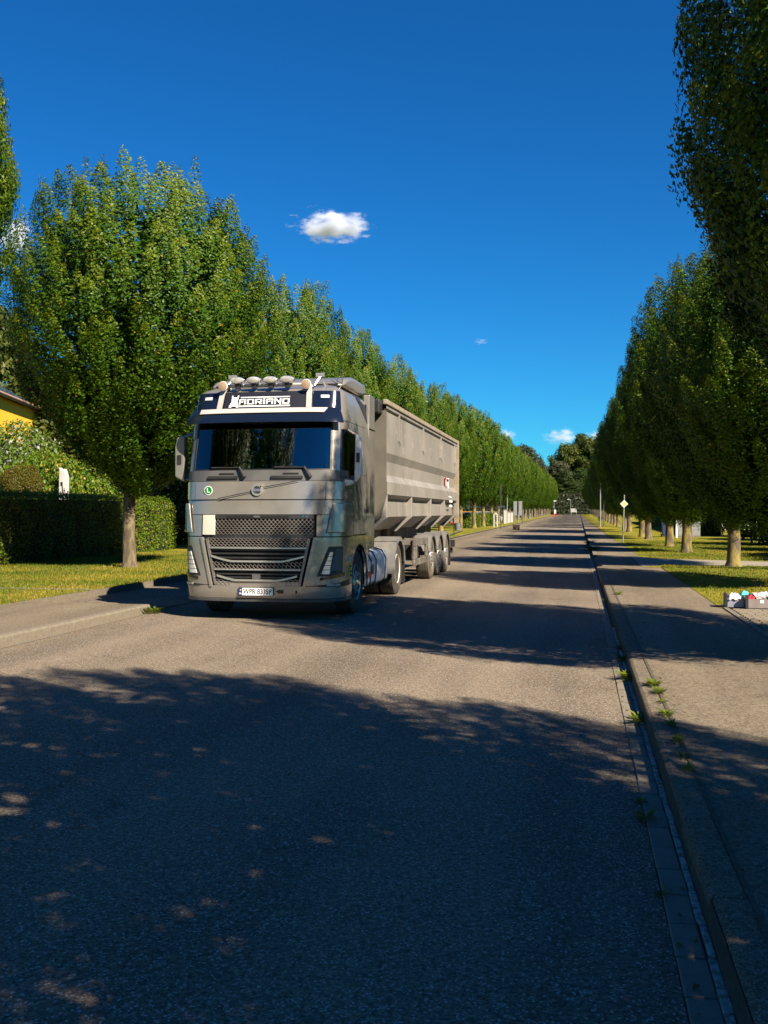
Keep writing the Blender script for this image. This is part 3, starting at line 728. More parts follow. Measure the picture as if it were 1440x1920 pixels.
for x in (-.60, .80):
    b = MB(); b.tube([(x - .05, .5, 3.53), (x + .02, .6, 3.68)], .014, 6); b.tube([(x + .06, .75, 3.53), (x + .02, .6, 3.68)], .014, 6); b.box(x - .05, x + .08, .58, .61, 3.67, 3.73); b.build('bar_bracket', M['trim'], lb)
for x in (.98, 1.06):
    b = MB(); b.tube([(x - .04, .95, 3.52), (x, 1.0, 3.60), (x + .01, 1.02, 3.86)], [.012, .008, .004], 6); b.build('antenna', M['black'], tractor)
# cab interior
it = MB(); it.prism([(.42, 2.10), (.95, 2.10), (.95, 2.18), (.7, 2.27), (.42, 2.25)], 'x', -1.12, 1.12); it.build('dashboard', M['dash'], tractor, None, .02)
for x in (-.6, .6):
    se = empty('seat', parent=tractor)
    b = MB(); b.box(x - .26, x + .26, 1.2, 1.7, 1.6, 1.78); b.build('cushion', M['trimcloth'], se, None, .05)
    b = MB(); b.prism([(1.62, 1.7), (1.80, 1.7), (1.92, 2.55), (1.8, 2.58)], 'x', x - .25, x + .25); b.build('seat_back', M['trimcloth'], se, None, .04)
b = MB(); cst = Vector((.55, .95, 2.18)); ax = Vector((0, -.35, .94)).normalized(); e1 = Vector((1, 0, 0)); e2 = ax.cross(e1)
b.tube([cst + (e1 * math.cos(t) + e2 * math.sin(t)) * .22 for t in [2 * math.pi * i / 24 for i in range(25)]], .016, 6, False); b.build('steering_wheel', M['black'], tractor)
for (x, y, z, wx, hh, m) in ((-.33 + .40, .56, 2.27, .12, .10, 'paper'), (-.66, .52, 2.26, .36, .05, 'paper'), (.40, .6, 2.27, .06, .14, 'black'), (.28, .62, 2.27, .13, .07, 'dash'), (.72, .55, 2.27, .22, .03, 'paper')):
    b = MB(); b.add([(x, y, z), (x + wx, y, z), (x + wx, y + .06, z + hh), (x, y + .06, z + hh), (x, y + .08, z), (x + wx, y + .08, z)], [(0, 1, 2, 3), (1, 5, 2), (5, 4, 3, 2), (4, 0, 3)]); b.build('dashboard_item', M[m], tractor)
b = MB(); patch(b, -1.07, -.98, 2.36, 2.44, 2, 2, -.006, .002); b.build('windscreen_sticker', M['magenta'], tractor)
b = MB(); patch(b, -1.08, -1.0, 2.30, 2.36, 2, 2, -.006, .002); b.build('windscreen_sticker', M['teal'], tractor)
b = MB(); b.tube([(-.98, .56, 2.82), (-.80, .54, 2.90)], .03, 8); b.build('sun_blind_roll', M['paper'], tractor)
# chassis, tank, fenders
b = MB(); b.box(-.45, -.36, 1.0, 6.2, .78, 1.0); b.box(.36, .45, 1.0, 6.2, .78, 1.0)
for y in (1.6, 2.6, 3.6, 4.6, 5.6): b.box(-.36, .36, y, y + .1, .82, .96)
b.tube([(-.95, 1.37, .5), (.95, 1.37, .5)], .07, 8); b.tube([(-.95, 5.07, .5), (.95, 5.07, .5)], .1, 10); b.lathe([(.05, -.2), (.22, -.1), (.22, .1), (.05, .2)], (0, 5.07, .5), 'x', 16)
b.build('chassis_frame', M['chassis'], tractor)
b = MB(); b.box(-1.0, 1.0, .25, 1.0, .45, .9); b.build('engine_block', M['void'], tractor)
b = MB(); b.prism([(4.6, 1.02), (5.6, 1.02), (5.75, 1.12), (5.5, 1.2), (4.7, 1.2)], 'x', -.5, .5); b.build('fifth_wheel', M['rust'], tractor, None, .02)
for sg in (-1, 1):
    ft = empty('fuel_tank', parent=tractor); xo = sg * 1.21
    pr = [(sg * .60, .36), (sg * 1.12, .34), (sg * 1.22, .40), (sg * 1.24, .6), (sg * 1.24, .78), (sg * 1.17, .92), (sg * 1.05, .96), (sg * .60, .96)]
    b = MB(); b.prism(pr, 'y', 2.14, 3.90); b.build('tank_body', M['tank'], ft, 40, .04)
    for y in (2.30, 2.72, 3.55):
        b = MB(); b.prism([(p[0] + (.012 * sg if abs(p[0]) > .8 else 0), p[1] + (.012 if p[1] > .7 else -.01 if p[1] < .45 else 0)) for p in pr], 'y', y, y + .045); b.build('tank_strap', M['black'], ft)
    b = MB(); b.lathe([(.06, 0), (.06, .05), (0, .055)], (sg * .98, 3.2, .96), 'z', 14); b.build('filler_cap', M['black'], ft)
    b = MB(); b.box(min(sg * 1.235, sg * 1.25), max(sg * 1.235, sg * 1.25), 2.40, 2.52, .56, .72); b.build('tank_step', M['black'], ft)
    b = MB(); b.box(min(sg * 1.22, sg * 1.262), max(sg * 1.22, sg * 1.262), 2.14, 2.2, .52, .62); b.build('tank_reflector', M['red'], ft)
    b = MB(); b.box(min(sg * .5, sg * 1.2), max(sg * .5, sg * 1.2), 2.05, 2.13, .98, 1.03); b.build('catwalk', M['fender'], tractor)
    x0, x1 = sorted((sg * .58, sg * 1.245))
    fe = empty('rear_fender', parent=tractor)
    for a0, a1 in ((12, 58), (60, 120), (122, 186)):
        b = MB(); b.arc(x0, x1, 5.07, .5, .60, .63, a0, a1, 8); b.arc(*sorted((sg * 1.225, sg * 1.247)), 5.07, .5, .55, .60, a0, a1, 8); b.build('fender_segment', M['fender'], fe, 40)
    b = MB(); b.box(x0 + .05, x1 - .02, 5.69, 5.71, .18, .62); b.build('mudflap', M['black'], tractor)
    b = MB(); b.tube([(sg * .45, 5.69, .7), (sg * 1.15, 5.69, .7)], .02, 6); b.build('flap_bar', M['black'], tractor)
def wheel(parent, x, y, sg, kind, tyre='tyre', Rt=.505, wd=.30):
    w_ = empty('wheel', (x, y, Rt - .005), parent=parent); h = wd / 2
    pr = [(.285, -h * .86), (.33, -h * .98), (.42, -h), (Rt - .03, -h * .93), (Rt - .006, -h * .82)]
    for k in (-.45, -.05, .35): pr += [(Rt, h * (k - .22)), (Rt, h * (k)), (Rt - .014, h * (k + .01)), (Rt - .014, h * (k + .07)), (Rt, h * (k + .08))]
    pr += [(Rt - .004, h * .8), (Rt - .03, h * .93), (.42, h), (.33, h * .98), (.285, h * .86)]
    b = MB(); b.lathe(pr, (0, 0, 0), 'x', 40); o = b.build('tyre', M[tyre], w_, 30)
    b = MB(); rm = 'rimwhite' if kind == 'dish' else 'alloy'
    if kind == 'dish':
        b.lathe([(.29, h * .84), (.282, h * .95), (.27, h * .88), (.255, h * .4), (.235, -h * .25), (.17, -h * .35), (0, -h * .35)], (0, 0, 0), 'x', 36, sgn=sg)
        b.build('rim', M[rm], w_, 40)
        b = MB(); b.lathe([(.15, -h * .35), (.13, h * .25), (.10, h * .55), (0, h * .58)], (0, 0, 0), 'x', 20, sgn=sg); b.build('hub', M['rust'], w_, 40)
    else:
        b.lathe([(.29, h * .84), (.282, h * .95), (.27, h * .88), (.258, h * .55), (.25, h * .5)], (0, 0, 0), 'x', 36, sgn=sg)
        n = 10
        b.lathe([(.19, h * .78), (.15, h * .98), (.12, h * .98), (.12, h * .5)], (0, 0, 0), 'x', 30, sgn=sg)
        for k in range(n):
            a = 2 * math.pi * k / n; da = .19
            V = []
            for rr_, t_, d_ in ((.262, h * .55, da * .9), (.17, h * .9, da)):
                for s_ in (-1, 1): V.append((sg * t_, rr_ * math.cos(a + s_ * d_), rr_ * math.sin(a + s_ * d_)))
            V += [(p[0] - sg * .03, p[1], p[2]) for p in V]
            b.add(V, [(0, 1, 3, 2), (4, 6, 7, 5), (0, 2, 6, 4), (1, 5, 7, 3)])
        b.build('rim', M[rm], w_, 40)
        b = MB(); b.lathe([(.26, h * .2), (.26, h * .3), (0, h * .3)], (0, 0, 0), 'x', 24, sgn=sg); b.build('brake_drum', M['void'], w_)
        b = MB(); b.lathe([(.12, h * .5), (.115, h * 1.1), (.08, h * 1.25), (0, h * 1.28)], (0, 0, 0), 'x', 20, sgn=sg)
        for k in range(10):
            a = 2 * math.pi * (k + .5) / 10; b.lathe([(.016, h * .9), (.015, h * 1.16), (0, h * 1.18)], (0, .14 * math.cos(a), .14 * math.sin(a)), 'x', 6, sgn=sg)
        b.build('hub', M['chrome'] if kind == 'steer' else M['alloy'], w_, 40)
    return w_
for sg in (-1, 1):
    wheel(tractor, sg * 1.07, 1.37, sg, 'steer')
    wheel(tractor, sg * 1.05, 5.07, sg, 'dish'); 
    wheel(tractor, sg * .72, 5.07, sg, 'dish')

# ------------------------------------------------------------------ tipper semi-trailer
trailer = empty('tipper_trailer', (TX, TY, 0))
tag(trailer, 'dusty beige steel tipper semi-trailer coupled behind the truck, on three axles', 'trailer')
Y0, Y1 = 3.55, 14.3
prof = [(1.255, 3.63), (1.255, 3.50), (1.215, 3.485), (1.23, 2.70), (1.165, 2.55), (1.165, 2.30), (1.265, 2.16), (1.265, 1.93), (1.15, 1.86), (1.165, 1.52), (.80, 1.26), (-.80, 1.26), (-1.165, 1.52), (-1.15, 1.86), (-1.265, 1.93), (-1.265, 2.16), (-1.165, 2.30), (-1.165, 2.55), (-1.23, 2.70), (-1.215, 3.485), (-1.255, 3.50), (-1.255, 3.63), (-1.17, 3.63), (-1.13, 1.6), (-.78, 1.32), (.78, 1.32), (1.13, 1.6), (1.17, 3.63)]
b = MB(); n = len(prof); V = [(p[0], Y0 + .06, p[1]) for p in prof] + [(p[0], Y1, p[1]) for p in prof]
b.add(V, [(i, n + i, n + (i + 1) % n, (i + 1) % n) for i in range(n)]); body = b.build('tipper_body', M['trailer'], trailer)
b = MB(); b.box(-1.26, 1.26, 0, .06, 1.9, 3.45); b.prism([(-1.16, 1.52), (-.8, 1.26), (.8, 1.26), (1.16, 1.52), (1.26, 1.9), (-1.26, 1.9)], 'y', 0, .06); b.build('front_wall', M['trailshade'], trailer, None, None, (0, Y0, 0))
b = MB(); b.box(-1.2, 1.2, -.30, -.004, 3.38, 3.62); b.build('tarp_housing', M['black'], trailer, None, .02, (0, Y0, 0))
b = MB(); b.box(-1.17, 1.17, Y1 - .06, Y1, 1.3, 3.6); b.build('tailgate', M['trailer'], trailer)
for sg in (-1, 1):
    x0, x1 = sorted((sg * 1.20, sg * 1.285))
    b = MB(); b.box(x0, x1, Y0, Y1, 3.56, 3.655); b.build('top_rail', M['trailrust'], trailer, None, .015)
    b = MB(); b.box(*sorted((sg * 1.16, sg * 1.30)), Y1 - .10, Y1 + .03, 1.28, 3.66); b.build('rear_post', M['trailrust'], trailer, None, .015)
    for y in (4.95, 8.0, 10.9, 13.75):
        b = MB(); b.box(*sorted((sg * 1.215, sg * 1.262)), y, y + .05, 2.98, 3.52); b.box(*sorted((sg * 1.235, sg * 1.262)), y + .16, y + .20, 2.93, 3.34); b.build('tarp_hook', M['trailer'], trailer, None, .006)
    for y in (3.62, 6.35, 9.1, 11.5, 13.95):
        b = MB(); b.box(*sorted((sg * 1.13, sg * 1.255)), y, y + .13, 1.50, 1.935)
        b.prism([(sg * 1.255, 1.50), (sg * 1.12, 1.50), (sg * .78, 1.24), (sg * .92, 1.20)], 'y', y, y + .13); b.build('side_rib', M['trailer'], trailer, None, .008)
    for y in (3.80, 6.55, 9.3, 11.7, 13.8):
        b = MB(); b.box(*sorted((sg * 1.168, sg * 1.20)), y, y + .07, 1.55, 1.78); b.build('rusty_bracket', M['rust'], trailer, None, .008)
        b = MB(); b.box(*sorted((sg * 1.16, sg * 1.27)), y - .03, y + .09, 1.865, 1.90); b.build('lashing_eye', M['black'], trailer)
# logo board and small writing on the road side
lg = empty('side_logo', (1.268, 12.3, 2.30), parent=trailer)
b = MB(); b.prism([(.05, -.17), (.50, -.17), (.50, .20), (.05, .20)], 'x', -.08, -.072); b.build('logo_board', M['black'], lg)
b = MB(); b.prism([(-.22, .20), (-.10, .24), (.04, .22), (.04, -.30), (-.04, -.20), (-.16, .0)], 'x', -.085, -.07); b.build('logo_flame', M['red'], lg)
b = MB(); b.prism([(-.12, .14), (-.04, .18), (-.02, -.06), (-.09, .0)], 'x', -.074, -.066); b.prism([(.0, -.26), (.6, -.28), (.6, -.31), (0, -.29)], 'x', -.03, .0); b.build('logo_highlight', M['print'], lg)
b = MB(); b.prism([(.05, .20), (.52, .20), (.52, .225), (.05, .225)], 'x', -.08, -.07); b.prism([(.50, -.17), (.52, -.17), (.52, .2), (.5, .2)], 'x', -.08, -.07); b.build('logo_border', M['print'], lg)
text('logo_letters', 'NB', .26, M['print'], (-.069, .28, .03), (R(90), 0, R(90)), lg, sx=1.0)
b = MB()
for (z, ws) in ((-.43, (.0, .10, .14, .22, .30, .38, .46, .56)), (-.55, (.02, .12, .2, .3, .38, .5))):
    for y in ws: b.box(-.006, -.001, y + .15, y + .215, z, z + .055)
b.build('small_lettering', M['print'], lg)['kind'] = 'stuff'
# chassis and running gear
b = MB(); b.box(-.50, -.38, 4.3, Y1 - .1, .98, 1.24); b.box(.38, .50, 4.3, Y1 - .1, .98, 1.24)
for y in (4.6, 6.5, 8.5, 10.3, 11.6, 13.6): b.box(-.4, .4, y, y + .12, 1.0, 1.2)
b.prism([(4.0, 1.24), (5.8, 1.24), (6.4, 1.1), (4.3, 1.12)], 'x', -.6, .6)
b.build('chassis_frame', M['chassis'], trailer, None, .01)
b = MB(); b.lathe([(.13, 0), (.13, 1.1)], (0, 4.0, .0 + 1.26), 'z', 16); b.lathe([(.10, 0), (.10, .9)], (0, 3.72, 1.35), 'z', 16); b.build('tipping_ram', M['chassis'], trailer, 40)
for y in (6.9, 7.8):
    b = MB(); b.prism([(y, 1.24), (y + .5, 1.24), (y + .42, .92), (y + .1, .92)], 'x', .52, .62); b.prism([(y, 1.24), (y + .5, 1.24), (y + .42, .92), (y + .1, .92)], 'x', -.62, -.52); b.build('gusset', M['rust'], trailer, None, .01)
for sg in (-1, 1):
    b = MB(); b.box(*sorted((sg * .62, sg * .76)), 6.75, 6.92, .30, 1.0); b.box(*sorted((sg * .58, sg * .82)), 6.70, 6.98, .26, .30); b.build('landing_leg', M['chassis'], trailer, None, .01)
    sgd = empty('side_guard', parent=trailer)
    b = MB(); x0, x1 = sorted((sg * 1.15, sg * 1.21))
    b.box(x0, x1, 7.05, 9.0, .86, 1.02); b.box(x0, x1, 7.05, 9.0, .44, .58); b.box(x0, x1, 7.05, 7.42, .58, .86); b.box(x0, x1, 8.78, 9.0, .58, .86); b.build('guard_frame', M['chassis'], sgd, None, .015)
    b = MB(); b.box(*sorted((sg * .5, sg * 1.16)), 7.1, 7.18, .9, 1.0); b.box(*sorted((sg * .5, sg * 1.16)), 8.7, 8.78, .9, 1.0); b.build('guard_bracket', M['chassis'], sgd)
    b = MB(); b.box(*sorted((sg * .55, sg * 1.05)), 7.5, 8.6, .55, .9); b.build('tool_box', M['black'], trailer, None, .02)
    for y in (9.68, 10.99, 12.30):
        wheel(trailer, sg * 1.03, y, sg, 'hub', 'tyredust', .50, .34)
        fx0, fx1 = sorted((sg * .82, sg * 1.235))
        b = MB(); b.arc(fx0, fx1, y, .5, .57, .60, 18, 162, 14); b.arc(*sorted((sg * 1.215, sg * 1.237)), y, .5, .53, .57, 18, 162, 14); b.build('axle_fender', M['fender'], trailer, 40)
    b = MB(); b.box(*sorted((sg * .85, sg * 1.22)), 12.98, 13.0, .15, .75); b.build('mudflap', M['black'], trailer)
    b = MB(); b.box(*sorted((sg * .75, sg * 1.22)), 13.9, 14.0, .62, .82); b.build('tail_lamp_board', M['black'], trailer)
    b = MB(); b.tube([(sg * 1.1, 14.0, .95), (sg * 1.36, 14.5, 1.06)], .016, 6); b.build('marker_stalk', M['black'], trailer)
    b = MB(); b.lathe([(.03, 0), (.03, .06), (0, .06)], (sg * 1.16, 13.55, 1.30), 'x', 10, sgn=sg); b.build('side_lamp', M['red'], trailer)
b = MB()
for y in (9.68, 10.99, 12.30): b.tube([(-.95, y, .5), (.95, y, .5)], .075, 10); b.box(-.5, -.38, y - .4, y + .1, .6, .98); b.box(.38, .5, y - .4, y + .1, .6, .98)
b.build('axle_group', M['chassis'], trailer)
b = MB(); b.box(-1.15, 1.15, 14.0, 14.08, .45, .60); b.build('underrun_bar', M['black'], trailer)

# ------------------------------------------------------------------ vegetation
def nrm(a): return a / np.maximum(np.linalg.norm(a, axis=1, keepdims=True), 1e-6)
def leaf_data(name, P, N, D, Ln, Wd, C, m, fold=.18):
    n = len(P); N = nrm(N); D = nrm(D - N * (D * N).sum(1, keepdims=True)); B = np.cross(N, D)
    Ln = Ln.reshape(-1, 1); Wd = Wd.reshape(-1, 1)
    V = np.empty((n, 4, 3), np.float32)
    V[:, 0] = P; V[:, 2] = P + D * Ln; mid = P + D * Ln * .45 + N * Wd * fold
    V[:, 1] = mid + B * Wd * .5; V[:, 3] = mid - B * Wd * .5
    me = bpy.data.meshes.new(name)
    me.vertices.add(n * 4); me.vertices.foreach_set('co', V.reshape(-1))
    me.loops.add(n * 4); me.loops.foreach_set('vertex_index', np.arange(n * 4, dtype=np.int32))
    me.polygons.add(n); me.polygons.foreach_set('loop_start', np.arange(0, n * 4, 4, dtype=np.int32))
    me.update(calc_edges=True)
    at_ = me.attributes.new('Col', 'FLOAT_COLOR', 'POINT')
    c4 = np.ones((n, 4, 4), np.float32); c4[:, :, :3] = C[:, None, :]; at_.data.foreach_set('color', c4.reshape(-1))
    me.materials.append(m); return me
def mixc(t, a, b): return np.asarray(a) * (1 - t[:, None]) + np.asarray(b) * t[:, None]
HB_T = [0, .06, .19, .32, .48, .62, .74, .86, .94, 1.0]; HB_R = [.18, .36, .62, .85, 1.0, .99, .92, .78, .60, .34]
def hornbeam_crown(seed, npl=640, per=330, lf=.07, R0=2.6, zb=2.2, H=11.0):
    g = np.random.default_rng(seed); A = []
    lobes = g.uniform(0, 6.28, 4)
    # plume tips spread over the envelope
    t = np.interp(np.sort(g.uniform(0, 1, npl)), np.linspace(0, 1, 60), np.interp(np.linspace(0, 1, 60), np.cumsum(np.r_[0, np.interp((np.arange(59) + .5) / 59, HB_T, HB_R)]) / np.sum(np.interp((np.arange(59) + .5) / 59, HB_T, HB_R)), np.linspace(0, 1, 60)))
    a = np.arange(npl) * 2.39996 + g.uniform(-.3, .3, npl)
    env = R0 * np.interp(t, HB_T, HB_R) * (1 + .07 * np.sin(3 * a + lobes[0]) + .06 * np.sin(5 * a + t * 5 + lobes[1]))
    P, N, D, C, Lh, Wh = [], [], [], [], [], []
    for i in range(npl):
        dep = g.uniform(.88, 1.03) if g.random() < .82 else g.uniform(.6, .85)
        r = env[i] * dep; z = zb + (H - zb) * t[i] * g.uniform(.97, 1.0)
        if t[i] > .8 and g.random() < .3: z += g.uniform(.1, .45)
        rad = np.array([math.cos(a[i]), math.sin(a[i]), 0])
        o = np.interp(t[i], [0, .2, .5, .8, 1], [1.0, .55, .30, .14, .05]) * g.uniform(.6, 1.3)
        ax = rad * o + np.array([g.normal(0, .08), g.normal(0, .08), 1]); ax /= np.linalg.norm(ax)
        Lp = g.uniform(.7, 1.35) * (1 + .5 * t[i]); z = max(z, zb - .25 + Lp * ax[2] * .8); n = int(per * g.uniform(.7, 1.25))
        q = g.beta(1.5, 1.15, n); ph = g.uniform(0, 6.283, n)
        rho = g.uniform(.20, .36) * (1 - q) ** .75 * (q + .3) ** .35 + .012
        e1 = np.cross(ax, [0.3, .2, 1.]) if abs(ax[2]) < .9 else np.cross(ax, [1., .1, 0]); e1 /= np.linalg.norm(e1); e2 = np.cross(ax, e1)
        od = e1 * np.cos(ph)[:, None] + e2 * np.sin(ph)[:, None]
        rr = rho * np.sqrt(g.uniform(.15, 1, n))
        p = rad * r + np.array([0, 0, z]) - ax * (Lp * (1 - q))[:, None] + od * rr[:, None]
        P.append(p)
        outw = od * .55 + rad * .45
        tl = np.clip((p[:, 2] - zb) / (H - zb), .02, .98); sl_ = (np.interp(tl + .02, HB_T, HB_R) - np.interp(tl - .02, HB_T, HB_R)) * R0 / (.04 * (H - zb))
        en = np.c_[np.tile(rad[:2], (n, 1)), -sl_]; en = nrm(en)
        N.append(en * .95 + od * .45 + g.normal(0, .36, (n, 3)))
        D.append(ax * .55 + od * .6 + g.normal(0, .4, (n, 3)) + np.array([0, 0, -.15]))
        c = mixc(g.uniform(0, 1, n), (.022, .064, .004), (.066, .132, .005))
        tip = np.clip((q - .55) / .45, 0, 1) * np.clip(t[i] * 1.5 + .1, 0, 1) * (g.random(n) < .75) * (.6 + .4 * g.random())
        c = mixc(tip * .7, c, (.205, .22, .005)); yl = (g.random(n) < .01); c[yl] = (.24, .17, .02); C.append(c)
        s = g.uniform(.7, 1.2, n) * np.interp(q, [0, .8, 1], [1, .95, .6]); Lh.append(lf * s); Wh.append(lf * .56 * s)
    # inner foliage that closes the crown
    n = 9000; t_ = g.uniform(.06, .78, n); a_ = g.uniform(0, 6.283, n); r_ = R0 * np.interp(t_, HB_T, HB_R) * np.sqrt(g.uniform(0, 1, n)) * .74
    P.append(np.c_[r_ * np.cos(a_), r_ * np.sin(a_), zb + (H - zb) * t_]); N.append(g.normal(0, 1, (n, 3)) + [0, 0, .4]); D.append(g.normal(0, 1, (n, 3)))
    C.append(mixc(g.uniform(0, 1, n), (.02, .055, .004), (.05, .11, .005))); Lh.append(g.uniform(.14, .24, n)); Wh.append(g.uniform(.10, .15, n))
    return leaf_data('hornbeam_foliage', np.concatenate(P), np.concatenate(N), np.concatenate(D), np.concatenate(Lh), np.concatenate(Wh), np.concatenate(C), M['leaf'])
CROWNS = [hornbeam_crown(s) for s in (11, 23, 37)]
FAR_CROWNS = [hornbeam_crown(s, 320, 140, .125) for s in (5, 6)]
def trunk_data(seed, m):
    g = random.Random(seed); b = MB()
    pts = [(0, 0, -.15), (0, 0, .02), (.005, .005, .18), (.02, -.01, .9), (g.uniform(-.03, .03), g.uniform(-.03, .03), 1.7), (0, 0, 2.6), (0.02, 0, 4.5), (0, 0, 7.5)]
    b.tube(pts, [.27, .235, .185, .165, .155, .14, .09, .03], 14)
    for k in range(11):
        a = k * 2.4 + g.uniform(-.3, .3); z = 1.9 + k * .22; r = g.uniform(1.2, 1.9)
        b.tube([(0, 0, z), (math.cos(a) * .35 * r, math.sin(a) * .35 * r, z + .55), (math.cos(a) * .8 * r, math.sin(a) * .8 * r, z + 2.0), (math.cos(a) * r, math.sin(a) * r, z + 3.6)], [.06, .045, .03, .012], 6)
    o = b.build('trunk', m, None, 60); me = o.data; bpy.data.objects.remove(o); return me
TRUNKS = [trunk_data(1, M['lichen']), trunk_data(2, M['bark']), trunk_data(3, M['lichen'])]
def tree(x, y, z, R_, H, label, group, ci=0, ti=0, rz=0, far=False, off=(0, 0), dz=0):
    r = empty('hornbeam_tree', (x, y, z), rz); tag(r, label, 'tree', group); sx = R_ / 2.75; sz = (H - dz) / 11.3
    t = bpy.data.objects.new('trunk', TRUNKS[ti % 3]); COL.objects.link(t); t.parent = r; t.scale = (1, 1, sz)
    c = bpy.data.objects.new('crown', (FAR_CROWNS[ci % 2] if far else CROWNS[ci % 3])); COL.objects.link(c); c.parent = r; c.scale = (sx, sx, sz)
    c.location = (off[0] * math.cos(rz) + off[1] * math.sin(rz), -off[0] * math.sin(rz) + off[1] * math.cos(rz), dz); return r
GR, GL_ = 'hornbeams in the row along the right pavement', 'hornbeams in the row along the left lawn'
ORD = ['', 'first', 'second', 'third', 'fourth', 'fifth', 'sixth', 'seventh', 'eighth', 'ninth', 'tenth', 'eleventh', 'twelfth']
rt = [(4.2, -8.2, 2.9, 10.0), (4.1, .4, 3.02, 10.6), (3.72, 10.1, 3.08, 9.7), (4.1, 20.4, 2.9, 7.6), (4.12, 28.1, 2.95, 9.0), (3.88, 37.7, 2.85, 9.3), (3.82, 43.8, 2.8, 9.0), (3.75, 55.8, 2.8, 9.2), (3.7, 60.6, 2.7, 9.4), (3.57, 73.3, 2.7, 9.4), (3.5, 78.5, 2.7, 9.5), (3.6, 94, 2.7, 9.5), (3.6, 103, 2.7, 9.5), (3.6, 112, 2.7, 9.5), (3.6, 123, 2.7, 9.5)]
rlab = [None, None, None, 'hornbeam at the right edge between the hanging near crown and the lichen-yellow trunk',
 'hornbeam with a lichen-yellow trunk standing beside the side path on the right lawn', 'hornbeam just beyond the side path, trunk in front of the grey cabinet',
 'hornbeam third in the right row counting from the lichen-yellow trunk by the path', 'hornbeam in the right row next beyond the third trunk, slimmer against the lawn',
 'hornbeam of a close pair of trunks right of the yellow diamond sign, nearer one hidden', 'hornbeam whose trunk stands just right of the diamond sign post', 'hornbeam whose trunk is partly covered by the diamond sign post']
for i, (x, y, r_, h_) in enumerate(rt):
    lab = rlab[i] if i < len(rlab) and rlab[i] else ('hornbeam overhead whose shadow falls on the near road, crown out of frame' if i < 3 else 'distant hornbeam %s beyond the diamond sign in the right-hand row' % ORD[i - 10])
    if i < 3: lab = ['hornbeam behind the viewpoint casting shade on the near road', 'hornbeam right of the viewpoint casting the large shadow across the near road', 'near dark hornbeam whose crown hangs into the top right corner, trunk out of frame'][i]
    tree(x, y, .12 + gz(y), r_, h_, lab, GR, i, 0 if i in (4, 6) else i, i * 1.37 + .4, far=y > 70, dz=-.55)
y = 133
while y < 282:
    tree(3.6, y, (.12 + gz(y)), 2.7, 9.8, 'far hornbeam merged in the dark end of the right-hand row', GR, int(y), int(y), y, far=True); y += 9.5
lt = [(-12.1, 15.1, 2.62, 12.2), (-11.65, 24.3, 3.72, 11.0), (-11.3, 36.0, 3.0, 11.0), (-10.9, 44.5, 2.9, 10.6), (-10.5, 52.5, 2.8, 10.3), (-10.0, 61, 2.8, 10.3), (-9.6, 69.5, 2.8, 10.4), (-9.2, 78, 2.75, 10.6), (-9.0, 86.5, 2.7, 10.8), (-9, 95, 2.7, 10.8), (-9, 104, 2.7, 10.6), (-9, 113, 2.7, 10.6)]
llab = ['hornbeam cut off by the left edge of the photo, only its right-hand leaves in view', 'big round hornbeam in full sun on the lawn left of the truck', 'hornbeam behind the truck cab, next beyond the big round one',
 'hornbeam rising above the front end of the tipper trailer']
for i, (x, y, r_, h_) in enumerate(lt):
    lab = llab[i] if i < 4 else 'sunlit hornbeam %s beyond the one above the trailer front, left-hand row' % ORD[i - 3]
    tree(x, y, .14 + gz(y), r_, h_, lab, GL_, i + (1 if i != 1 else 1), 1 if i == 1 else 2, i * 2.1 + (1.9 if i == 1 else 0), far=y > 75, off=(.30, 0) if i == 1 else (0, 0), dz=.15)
y = 121.5
while y < 278:
    tree(-9 + (y - 121) * .008, y, .06 + gz(y), 2.7, 10.6, 'far hornbeam merged in the sunlit end of the left-hand row', GL_, int(y), int(y), y, far=True); y += 9
for i, y in enumerate((4.5, -4, -15)): tree(-11.6, y, .14, (2.8, 4.8, 4)[i], (11.5, 17, 15)[i], 'unseen hornbeam added on the left lawn %s, seen only mirrored in the windscreen' % ['level with the viewpoint', 'just behind the viewpoint', 'well behind the viewpoint'][i], GL_, i, i, i)  # unseen trees added for the windscreen reflection, two of them oversized
tree(4.2, -17.5, .12, 2.9, 12, 'unseen hornbeam added farthest behind the viewpoint on the right, for reflections', GR, 1, 1, 2)  # unseen tree added for reflections and to cut sky light
# shrubs, hedges, woodland
def bush_data(name, seed, n, leaf, pal, lumps=14, R_=1.0, flat=.8, m='leaf2', core=.62):
    g = np.random.default_rng(seed); P = []; N = []
    cs = [(0, 0, .55 * flat, .62)] + [(.55 * math.cos(k * 2.4) * g.uniform(.6, 1.1), .55 * math.sin(k * 2.4) * g.uniform(.6, 1.1), flat * g.uniform(.25, 1.0), g.uniform(.28, .48)) for k in range(lumps)]
    w_ = np.array([c[3] ** 2 for c in cs]); w_ /= w_.sum(); idx = g.choice(len(cs), n, p=w_); cc = np.array(cs)[idx]
    d = nrm(g.normal(0, 1, (n, 3))); d[:, 2] = np.abs(d[:, 2]) * np.where(g.random(n) < .8, 1, -1)
    p = cc[:, :3] + d * (cc[:, 3] * g.uniform(.72, 1.06, n))[:, None]; p[:, 2] = np.maximum(p[:, 2], .02)
    C = mixc(g.uniform(0, 1, n), pal[0], pal[1]); k = g.random(n) < pal[3] if len(pal) > 3 else np.zeros(n, bool); C[k] = pal[2] if len(pal) > 2 else pal[1]
    s = g.uniform(.7, 1.25, n) * leaf
    return leaf_data(name, p * R_, d * .7 + g.normal(0, .6, (n, 3)) + [0, 0, .3], g.normal(0, 1, (n, 3)), s, s * .6, C, M[m])
